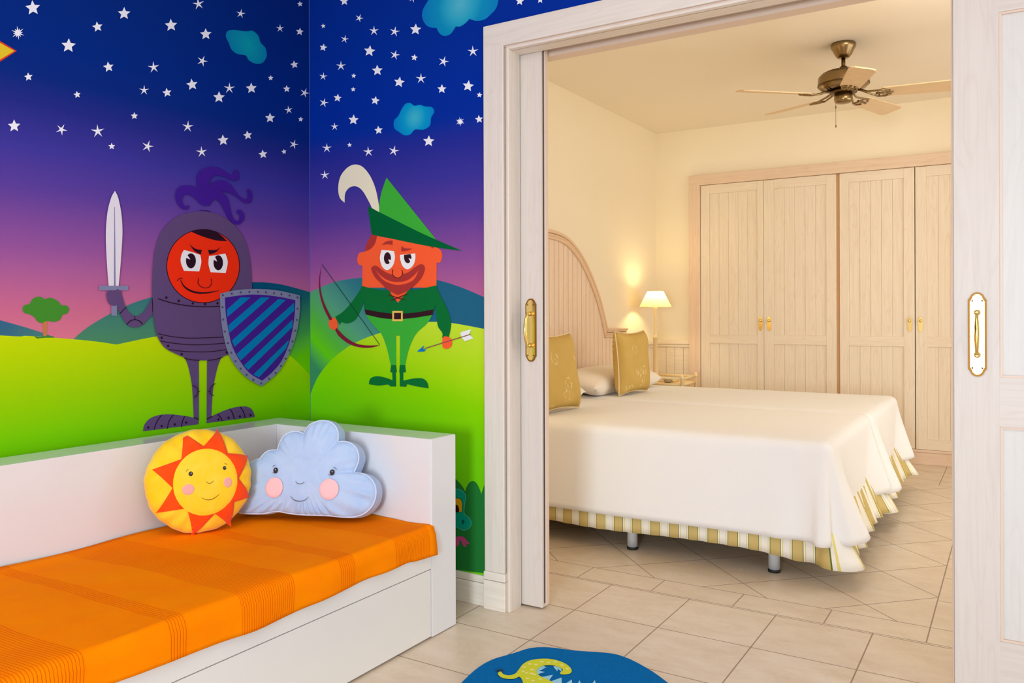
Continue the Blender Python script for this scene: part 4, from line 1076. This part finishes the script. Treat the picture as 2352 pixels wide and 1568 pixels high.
def bed(y0, y1, label):
    b = thing('single_bed', label, 'bed', ((XH + XF) / 2, (y0 + y1) / 2, 0), 'twin single beds')
    bm = B(); box(bm, (XH + .02, y0 + .02, .30), (XF - .025, y1 - .02, .565), 0, .04); obj('mattress', bm, cloth('mattress_cover', (236, 232, 224)), b)
    bm = B(); box(bm, (XH + .01, y0 + .028, .17), (XF - .03, y1 - .028, .30), 0, .01); obj('bed_base', bm, mat('bed_base_fabric', (190, 176, 150), .9), b)
    bm = B(); uvl = bm.loops.layers.uv.new('UVMap')
    P = perimeter(XH, XF - .012, y0 + .014, y1 - .014, .04, .012); n = len(P); s = [0]
    for i in range(1, n): s.append(s[-1] + math.hypot(P[i][0][0] - P[i - 1][0][0], P[i][0][1] - P[i - 1][0][1]))
    sc1 = XF - .012 - .04 - XH + .03; sc2 = sc1 + .06 + (y1 - y0 - .108)
    rows = []; K_ = 6
    for k in range(K_ + 1):
        f = k / K_; row = []
        for i, (p, nn) in enumerate(P):
            d1, d2 = s[i] - sc1, s[i] - sc2
            out_ = .004 * math.sin(s[i] * 2 * math.pi / .0885 + .6) * f + .006 * math.sin(s[i] * 9) * f
            foot = 1 if -.0 < d1 and d2 < .0 else 0
            out_ += foot * f * .012 * math.sin(s[i] * 46) + f * .075 * max(0, nn[0]) * (1 if nn[1] < .2 else .6)
            out_ += f * (.045 * math.exp(-((d1 - .03) / .05) ** 2) - .02 * math.exp(-((d1 + .06) / .03) ** 2) + .05 * math.exp(-(d2 / .05) ** 2))
            if nn[1] > .5: out_ = min(out_, .012)
            hem = .100 + .006 * math.sin(s[i] * 5.2) - .022 * math.exp(-((d1 + .06) / .16) ** 2) + foot * .0
            row.append(bm.verts.new((p[0] + nn[0] * out_, p[1] + nn[1] * out_, .30 + (hem - .30) * f)))
        rows.append(row)
    for k in range(K_):
        for i in range(n - 1):
            f_ = bm.faces.new((rows[k][i], rows[k][i + 1], rows[k + 1][i + 1], rows[k + 1][i])); f_.smooth = True
            for lp, (ii) in zip(f_.loops, (i, i + 1, i + 1, i)): lp[uvl].uv = (s[ii], 0)
    v = obj('valance', bm, STR, b, label='gold and white striped valance')
    sol = v.modifiers.new('thickness', 'SOLIDIFY'); sol.thickness = .002; sol.offset = -1
    for x in (-2.30, -1.524, -.875):
        for y in (y0 + .09, y1 - .09):
            bm = B(); lathe(bm, [(.024, .012), (.024, .18)], (x, y, 0), 20, 0); lathe(bm, [(.0255, 0), (.0265, .006), (.0255, .013)], (x, y, 0), 20, 1)
            obj('leg', bm, [STEEL, BLACK], b)
    return b
bed(3.44, 4.50, 'nearer of two twin beds, its white spread and striped valance facing the doorway')
bed(4.53, 5.60, 'farther twin bed, beside the lamp and wardrobe')
bedspread(3.44, 4.50, 'plain white bedspread on the nearer twin bed', seed=3)
bedspread(4.53, 5.60, 'plain white bedspread on the farther twin bed by the wardrobe', seed=11)

# pillows
PILW = cloth('white_pillow_cotton', (248, 240, 228), .9, 300, .2)
def pillow(bm, c, ax, ay, az, w, h, t, n=22, pinch=.12, mi=0, seed=0):
    c = Vector(c); top = {}; bot = {}
    for i in range(n + 1):
        for j in range(n + 1):
            u = -1 + 2 * i / n; v = -1 + 2 * j / n
            su = u * (1 - pinch * .5 * (1 - abs(v)) ** 0 * (1 - v * v) * abs(u) ** 3 * .8); sv = v * (1 - pinch * .5 * (1 - u * u) * abs(v) ** 3 * .8)
            th = t / 2 * ((1 - u ** 4) * (1 - v ** 4)) ** .42
            nz = .06 * t * noise.noise((u * 2.2 + seed, v * 2.2, seed))
            p = c + ax * (su * w / 2) + ay * (sv * h / 2)
            edge_ = i in (0, n) or j in (0, n)
            top[i, j] = bm.verts.new(p + az * (th + (0 if edge_ else nz)))
            bot[i, j] = top[i, j] if edge_ else bm.verts.new(p - az * (th - nz))
    for i in range(n):
        for j in range(n):
            for d, o_ in ((top, 0), (bot, 1)):
                q = (d[i, j], d[i + 1, j], d[i + 1, j + 1], d[i, j + 1])
                f = bm.faces.new(q if not o_ else q[::-1]); f.smooth = True; f.material_index = mi
    return [top[i, 0].co.copy() for i in range(n + 1)] + [top[n, j].co.copy() for j in range(1, n + 1)] + [top[i, n].co.copy() for i in range(n - 1, -1, -1)] + [top[0, j].co.copy() for j in range(n - 1, 0, -1)]
def soft_pillow(c, label, rz=0, tilt=-.22, w=.80, h=.46, t=.17, seed=0):
    ay = Matrix.Rotation(rz, 3, 'Z') @ Vector((0, 1, 0)); q = Matrix.Rotation(tilt, 3, ay)
    ax = q @ Vector((1, 0, 0)); az = ay.cross(ax) * -1
    bm = B(); pillow(bm, c, ay, ax, az, w, h, t, seed=seed)
    o = obj('pillow', bm, PILW, origin=c); tag(o, label, 'pillow', 'white pillows on the beds')
soft_pillow((-2.33, 3.90, .655), 'white pillow on the nearer bed behind the left gold cushion', .02, .12, .86, .36, .14, 2)
soft_pillow((-2.34, 5.00, .655), 'white pillow on the farther bed behind the right gold cushion', -.03, .12, 1.02, .37, .14, 5)

def gold_mat():
    m = mat('gold_leaf_brocade', (206, 168, 84), .8, spec=.2); t = NT(m); b = bsdf(m)
    v = t.coord('Object')
    vo = t.new('ShaderNodeTexVoronoi'); t.put(vo.inputs['Vector'], v); vo.inputs['Scale'].default_value = 8; vo.inputs['Randomness'].default_value = .8
    d = vo.outputs['Distance']; nz = t.noise(v, 26, 3, .6, .5)
    q = t.m('ADD', d, t.m('MULTIPLY', t.m('SUBTRACT', nz, .5), .35))
    ring = t.m('MULTIPLY', t.mrange(t.m('ABSOLUTE', t.m('SUBTRACT', q, .27)), .02, .05, 1, 0), t.mrange(t.noise(v, 34, 2), .46, .54))
    dot = t.mrange(q, .08, .12, 1, 0)
    k = t.m('MULTIPLY', t.m('MAXIMUM', ring, dot), .6)
    c = t.mix(t.mrange(t.noise(v, 7, 3), .3, .7), lin((210, 176, 100)), lin((200, 166, 88)))
    t.put(b.inputs['Base Color'], t.mix(k, c, lin((236, 216, 158))))
    t.put(b.inputs['Normal'], t.bump(t.m('ADD', t.noise(v, 9, 3), t.m('MULTIPLY', k, .3)), .25, .01)); return m
GOLD = gold_mat(); GPIPE = mat('cream_piping', (240, 216, 170), .8)
def gold_cushion(y, z, label, rz=0, w=.46, h=.42, seed=0, x=-2.14, tilt=6):
    q = Matrix.Rotation(rz, 3, 'Z'); ay = q @ Vector((0, 1, 0)); lean = math.radians(tilt)
    up = q @ Vector((-math.sin(lean), 0, math.cos(lean))); n = ay.cross(up)
    c = Vector((x, y, z))
    t_ = thing('gold_cushion', label, 'cushion', (x, y, .585), 'gold patterned cushions on the beds')
    bm = B(); edge_ = pillow(bm, c, ay, up, n, w, h, .125, pinch=.22, seed=seed); obj('cushion_cover', bm, GOLD, t_)
    bm = B(); tube(bm, edge_, .0042, 6, closed=True); obj('piping', bm, GPIPE, t_, label='cream piping')
gold_cushion(3.77, .788, 'gold leaf-patterned cushion on the nearer bed, half hidden by the sliding door', -.05, seed=1, x=-2.075, w=.44, h=.41, tilt=9)
gold_cushion(4.86, .785, 'gold leaf-patterned cushion with cream piping on the farther bed', -.04, seed=4, x=-2.10, w=.42, h=.40, tilt=4)

# ------------------------------------------------------------------ headboard
arch = [(0, 1.636), (.08, 1.634), (.18, 1.625), (.276, 1.603), (.37, 1.563), (.47, 1.505), (.57, 1.425), (.67, 1.324), (.766, 1.205), (.825, 1.105), (.872, 1.015), (.890, .972)]
YC = 4.60
hb = thing('headboard', 'wide limed wood headboard with arched moulded centre on the bedroom wall behind both beds', 'headboard', (-2.6, YC, .3))
half = smooth_path([(a_, z_) for a_, z_ in arch], False, .02)
def hb_line(off):
    """arch outline shifted inward by off"""
    pts = [(YC - y, z) for y, z in reversed(half)] + [(YC + y, z) for y, z in half[1:]]
    n = len(pts); out = []
    for i, p in enumerate(pts):
        a_, b_ = pts[max(i - 1, 0)], pts[min(i + 1, n - 1)]
        dx, dz = b_[0] - a_[0], b_[1] - a_[1]; l = math.hypot(dx, dz)
        out.append((p[0] + dz / l * off, p[1] - dx / l * off))
    return out
ol = hb_line(0)
def hbwood():
    m = wood('headboard_boards', 2, (242, 218, 194), (243, 219, 198), (220, 184, 156), .9); t = NT(m); b = bsdf(m)
    y = t.sep(t.coord('Position'))[1]
    f = t.m('FRACT', t.m('DIVIDE', y, .066)); d = t.m('MINIMUM', f, t.m('SUBTRACT', 1., f))
    t.put(b.inputs['Normal'], t.bump(t.mrange(d, 0, .07), .9, .006)); return m
bm = B()
extrude_poly(bm, [(-2.60, y, z) for y, z in [(3.36, .30), (3.36, .972)] + ol[1:-1] + [(5.835, .972), (5.835, .30)]], (.030, 0, 0))
obj('boarded_panel', bm, hbwood(), hb)
HBM = mat('headboard_moulding', (234, 202, 168), .45)
bm = B()
for off, r, xo in ((.004, .012, -2.566), (.026, .009, -2.566), (.044, .012, -2.566)):
    L = hb_line(off)
    zs = .972 - off * 1.0
    pts = [(xo, 3.36, zs)] + [(xo, y, z) for y, z in L if z > zs + .004] + [(xo, 5.835, zs)]
    j0 = [(xo, L[0][0] - .0, zs)]; j1 = [(xo, L[-1][0], zs)]
    pts = [pts[0]] + j0 + pts[1:-1] + j1 + [pts[-1]]
    tube(bm, pts, r, 8)
box(bm, (-2.612, 3.355, .972), (-2.548, YC - .886, .984), 0, .004); box(bm, (-2.612, YC + .886, .972), (-2.548, 5.84, .984), 0, .004)
obj('moulding', bm, HBM, hb)

# ------------------------------------------------------------------ wardrobe
wd = thing('wardrobe', 'built-in limed wood wardrobe with tall boarded doors filling the far bedroom wall', 'wardrobe', (-.5, YW, 0))
bm = B(); x0w, x1w = -2.312, 1.40
box(bm, (x0w, YW - .016, 0), (-2.219, YW + .03, 2.236), 0, .004); obj('frame_post', bm, TRIMV, wd)
bm = B(); box(bm, (x1w - .09, YW - .016, 0), (x1w, YW + .03, 2.236), 0, .004); obj('frame_post', bm, TRIMV, wd)
bm = B(); box(bm, (x0w + .001, YW - .0165, 2.153), (x1w - .001, YW + .03, 2.237), 0, .004); obj('frame_head', bm, TRIMH, wd)
bm = B(); box(bm, (-2.219, YW - .004, 0), (x1w - .09, YW + .03, .088), 0, .002); box(bm, (-2.219, YW - .010, .088), (x1w - .09, YW + .03, .107), 0, .004); obj('plinth', bm, TRIMH, wd)
edges_w = [(-2.216, -1.702), (-1.700, -1.157), (-1.133, -.622), (-.617, -.103), (-.079, .43), (.434, 1.31)]
for k, (xa, xb) in enumerate(edges_w):
    bm = B(); zt = 2.150; zb = .109; st = .070 if k not in (1, 2) else .074
    stl = .072; stl = {0: .074, 1: .078, 2: .065, 3: .074}.get(k, .07); strr = {0: .05, 1: .073, 2: .072, 3: .07}.get(k, .07)
    box(bm, (xa, YW, zb), (xa + stl, YW + .022, zt), 0, .002); box(bm, (xb - strr, YW, zb), (xb, YW + .022, zt), 0, .002)
    for a_, b_ in ((zb, .183), (.850, .921), (2.078, zt)):
        box(bm, (xa + stl, YW + .0006, a_), (xb - strr, YW + .0215, b_), 1)
    nb = 5; wbd = (xb - strr - xa - stl) / nb
    for a_, b_ in ((.183, .850), (.921, 2.078)):
        for i in range(nb):
            box(bm, (xa + stl + i * wbd + .0005, YW + .010, a_), (xa + stl + (i + 1) * wbd - .0005, YW + .019, b_), 0, .0011)
    box(bm, (xa + stl, YW + .019, zb), (xb - strr, YW + .0215, zt), 2)
    d = obj('door', bm, [BWV, BWH, mat('board_groove_wood', (226, 200, 168), .7)], wd)
    hx = {0: xb - .025, 1: xa + .039, 2: xb - .034, 3: xa + .033, 4: xb - .03, 5: xa + .03}[k]
    bm = B(); pp = plate_pts(hx, .955, 1.067, .029)
    extrude_poly(bm, [(x, YW - .0003, z) for x, z in pp], (0, -.003, 0))
    lathe(bm, [(.0105, 0), (.008, .003), (.0055, .008), (.009, .014), (.0105, .018), (.007, .022), (.001, .023)], (hx, YW - .0033, 1.036), 16, 0, Matrix.Rotation(math.pi / 2, 3, 'X'))
    obj('handle', bm, BRASS, d, label='small brass knob plate')
DVW = mat('divider_wood', (206, 158, 114), .6)
for xd in (-1.1565, -.1025):
    bm = B(); box(bm, (xd, YW + .012, .109), (xd + .023, YW + .03, 2.15), 0); obj('divider', bm, DVW, wd)
bm = B(); box(bm, (-2.219, YW + .033, 0), (x1w - .01, YW + .6, .10)); box(bm, (-2.219, YW + .58, .1), (x1w - .01, YW + .6, 2.19)); box(bm, (-2.219, YW + .033, 2.153), (x1w - .01, YW + .6, 2.19)); obj('carcass', bm, BWV, wd)

# ------------------------------------------------------------------ ceiling fan
fx, fy = -.831, 4.944
fan = thing('ceiling_fan', 'antique brass ceiling fan with five pale wooden blades and pull chain', 'ceiling fan', (fx, fy, CEIL))
bm = B(); lathe(bm, [(.064, 2.63), (.068, 2.622), (.066, 2.606), (.058, 2.592), (.045, 2.565), (.036, 2.553), (.030, 2.548), (.012, 2.546)], (fx, fy, 0), 40); obj('canopy', bm, ABRASS, fan)
bm = B(); lathe(bm, [(.011, 2.55), (.011, 2.485)], (fx, fy, 0), 20); lathe(bm, [(.014, 2.50), (.021, 2.497), (.021, 2.478), (.014, 2.474)], (fx, fy, 0), 24); obj('downrod', bm, ABRASSD, fan)
bm = B(); lathe(bm, [(.02, 2.474), (.060, 2.472), (.100, 2.464), (.126, 2.452), (.136, 2.440), (.138, 2.400), (.134, 2.386), (.120, 2.374), (.090, 2.366), (.06, 2.362)], (fx, fy, 0), 56)
for i in range(60):
    a_ = 2 * math.pi * i / 60
    p = [(fx + r * math.cos(a_), fy + r * math.sin(a_), z) for r, z in ((.086, 2.4695), (.100, 2.4655), (.114, 2.459), (.124, 2.451))]
    tube(bm, p, .0022, 5, 1)
lathe(bm, [(.1392, 2.398), (.1400, 2.394), (.1375, 2.390)], (fx, fy, 0), 56, 1)
obj('motor_housing', bm, [ABRASS, ABRASSD], fan)
bm = B(); lathe(bm, [(.055, 2.364), (.074, 2.358), (.074, 2.350), (.050, 2.346)], (fx, fy, 0), 40, 1); lathe(bm, [(.049, 2.348), (.050, 2.310), (.048, 2.300), (.040, 2.293), (.015, 2.288)], (fx, fy, 0), 40)
obj('switch_housing', bm, [ABRASS, ABRASSD], fan)
bm = B(); cxp = fx - .034; cyp = fy - .018
tube(bm, [(cxp, cyp, 2.30), (cxp - .004, cyp, 2.292), (cxp - .004, cyp, 2.17)], .0011, 6); lathe(bm, [(.001, .008), (.0032, .004), (.0032, -.004), (.001, -.008)], (cxp - .004, cyp, 2.268), 10); lathe(bm, [(.001, .008), (.003, .002), (.003, -.006), (.001, -.010)], (cxp - .004, cyp, 2.162), 10); obj('pull_chain', bm, ABRASSD, fan)
BLADE = wood('fan_blade_maple', 0, (232, 204, 162), (228, 198, 154), (208, 174, 128))
TX, TY = -.045, .026
for i in range(5):
    a_ = math.radians(216.3 + 72 * i)
    ra = Vector((math.cos(a_), math.sin(a_), TX * math.cos(a_) + TY * math.sin(a_))).normalized(); ta = Vector((-math.sin(a_), math.cos(a_), 0))
    pit = math.radians(-12); tv = (ta * math.cos(pit) + Vector((0, 0, 1)) * math.sin(pit)).normalized(); nv = ra.cross(tv).normalized()
    c = Vector((fx, fy, 2.336))
    L0, L1, wd0, wd1 = .20, .615, .052, .066
    pts = []
    for r, w in ((L0, wd0 * .75), (L0 + .012, wd0), (L1 - .04, wd1), (L1 - .012, wd1 * .9), (L1, wd1 * .62)): pts.append(c + ra * r + tv * w)
    for r, w in ((L1, wd1 * .62), (L1 - .012, wd1 * .9), (L1 - .04, wd1), (L0 + .012, wd0), (L0, wd0 * .75)): pts.append(c + ra * r - tv * w)
    bm = B(); extrude_poly(bm, [p - nv * .003 for p in pts], nv * .006); bl = obj('blade', bm, BLADE, fan)
    bm = B()
    for sgn in (-1, 1):
        tube(bm, [Vector((fx, fy, 2.362)) + Vector((math.cos(a_), math.sin(a_), 0)) * .075 + ta * .012 * sgn, c + ra * .125 + ta * .014 * sgn + Vector((0, 0, .006)), c + ra * .175 + tv * .034 * sgn + nv * -.006, c + ra * .215 + tv * .040 * sgn - nv * .006, c + ra * .245 + tv * .02 * sgn - nv * .006], .0055, 8)
    tube(bm, [c + ra * .17 - nv * .006, c + ra * .21 - nv * .006, c + ra * .262 - nv * .006], .006, 8)
    tube(bm, [c + ra * .185 - tv * .036 - nv * .006, c + ra * .185 + tv * .036 - nv * .006], .005, 8)
    obj('blade_bracket', bm, ABRASS, bl, label='brass blade bracket')

# ------------------------------------------------------------------ nightstand, lamp and small things
RATT = mat('cream_rattan', (244, 220, 170), .5); 
nx0, nx1, ny0, ny1, nz = -2.52, -2.15, 5.93, 6.24, .585
ns = thing('nightstand', 'cream rattan nightstand with rail gallery between far bed and wardrobe', 'nightstand', ((nx0 + nx1) / 2, (ny0 + ny1) / 2, 0))
for x, y in ((nx0, ny0), (nx1, ny0), (nx0, ny1), (nx1, ny1)):
    bm = B(); lathe(bm, [(.012, 0), (.014, .02), (.014, .60), (.016, .602), (.016, .61), (.011, .612), (.013, .622), (.009, .630), (.001, .633)], (x, y, 0), 16); obj('leg', bm, RATT, ns)
for zs_ in (.548, .20):
    bm = B(); box(bm, (nx0, ny0, zs_), (nx1, ny1, zs_ + .012), 0, .003); obj('shelf', bm, RATT, ns)
bm = B()
for z in (.600, .553):
    for p, q in (((nx0, ny0), (nx1, ny0)), ((nx1, ny0), (nx1, ny1)), ((nx1, ny1), (nx0, ny1)), ((nx0, ny1), (nx0, ny0))):
        tube(bm, [(p[0], p[1], z), (q[0], q[1], z)], .0085, 10)
obj('rail', bm, RATT, ns)
lx, ly = -2.425, 6.085
lamp = thing('bedside_lamp', 'lit floor lamp with cream conical shade on slim pole beside the nightstand', 'lamp', (lx, ly, .56))
bm = B(); lathe(bm, [(.06, .5605), (.06, .568), (.022, .575), (.021, .58), (.019, .90), (.021, .902), (.021, .912), (.014, .916), (.012, .93), (.012, 1.13), (.016, 1.135), (.016, 1.15), (.005, 1.155), (.004, 1.19)], (lx, ly, 0), 24); obj('pole', bm, mat('cream_lamp_pole', (246, 222, 172), .5), lamp)
shm = bpy.data.materials.new('glowing_shade_linen'); shm.use_nodes = True
t = NT(shm); t.n.remove(t.n['Principled BSDF']); df = t.new('ShaderNodeBsdfDiffuse'); df.inputs[0].default_value = lin((255, 244, 214)); tr = t.new('ShaderNodeBsdfTranslucent'); tr.inputs[0].default_value = lin((255, 228, 160)); mx_ = t.new('ShaderNodeMixShader'); mx_.inputs[0].default_value = .6
t.l.new(df.outputs[0], mx_.inputs[1]); t.l.new(tr.outputs[0], mx_.inputs[2]); t.l.new(mx_.outputs[0], t.n['Material Output'].inputs[0])
bm = B(); seg = 48
for i in range(seg):
    pass
lo, hi = [], []
for i in range(seg):
    a_ = 2 * math.pi * i / seg
    lo.append(bm.verts.new((lx + .125 * math.cos(a_), ly + .125 * math.sin(a_), 1.147))); hi.append(bm.verts.new((lx + .062 * math.cos(a_), ly + .062 * math.sin(a_), 1.272)))
for i in range(seg): bm.faces.new((lo[i], lo[(i + 1) % seg], hi[(i + 1) % seg], hi[i])).smooth = True
sh = obj('lamp_shade', bm, shm, lamp, label='glowing cream lamp shade')
bm = B()
for r, z in ((.125, 1.147), (.062, 1.272)): tube(bm, [(lx + r * math.cos(2 * math.pi * i / 40), ly + r * math.sin(2 * math.pi * i / 40), z) for i in range(40)], .0018, 6, closed=True)
obj('shade_trim', bm, mat('shade_trim', (244, 224, 170), .7), lamp)
bulb = bpy.data.objects.new('bulb_light', bpy.data.lights.new('bulb_light', 'POINT')); bulb.data.energy = 4.2; bulb.data.color = (1, .78, .36); bulb.data.shadow_soft_size = .028
COL.objects.link(bulb); bulb.location = (lx, ly, 1.236)
# second bedside lamp of the pair stands behind the partition, out of sight
b2 = bpy.data.objects.new('left_bedside_light', bpy.data.lights.new('left_bedside_light', 'POINT')); b2.data.energy = 3.5; b2.data.color = (1, .74, .38); b2.data.shadow_soft_size = .1
COL.objects.link(b2); b2.location = (-2.40, 3.1, 1.2)
# small things on the nightstand
bm = B(); lathe(bm, [(.012, .5605), (.013, .566), (.004, .575), (.004, .64), (.010, .645), (.011, .655), (.004, .662), (.004, .70), (.009, .705), (.009, .716), (.003, .722), (.001, .745)], (-2.485, 5.96, 0), 14)
tag(obj('candlestick', bm, BRASS, origin=(-2.485, 5.96, .5605)), 'thin gold ornament standing on the nightstand beside the lamp pole', 'ornament')
bm = B(); box(bm, (-2.475, 5.985, .5605), (-2.405, 5.99, .65), 0); box(bm, (-2.470, 5.984, .565), (-2.410, 5.985, .60), 1); box(bm, (-2.470, 5.9835, .60), (-2.425, 5.985, .612), 2)
tag(obj('folded_card', bm, [mat('card_white', (246, 236, 230), .7), mat('card_green', (110, 120, 60), .7), mat('card_purple', (150, 120, 170), .7)], origin=(-2.44, 5.987, .5605)), 'small white card with green and purple picture on the nightstand', 'card')
GLASS = mat('clear_dish_glass', (250, 236, 200), .05, **{'Transmission Weight': .6})
bm = B(); lathe(bm, [(.001, .5625), (.024, .5625), (.032, .575), (.044, .600), (.042, .602), (.030, .579), (.022, .567), (.001, .567)], (-2.29, 6.0, 0), 24)
tag(obj('dish', bm, GLASS, origin=(-2.29, 5.99, .5615)), 'shallow pale dish on the nightstand', 'dish')
bm = B(); box(bm, (-2.345, 6.05, .5605), (-2.26, 6.17, .572), 0, .002); box(bm, (-2.343, 6.052, .572), (-2.262, 6.168, .574), 1)
tag(obj('notepad', bm, [mat('pad_cover', (226, 190, 120), .7), mat('pad_paper', (250, 240, 214), .8)], origin=(-2.34, 6.11, .5605)), 'small cream notepad lying on the nightstand', 'notepad')
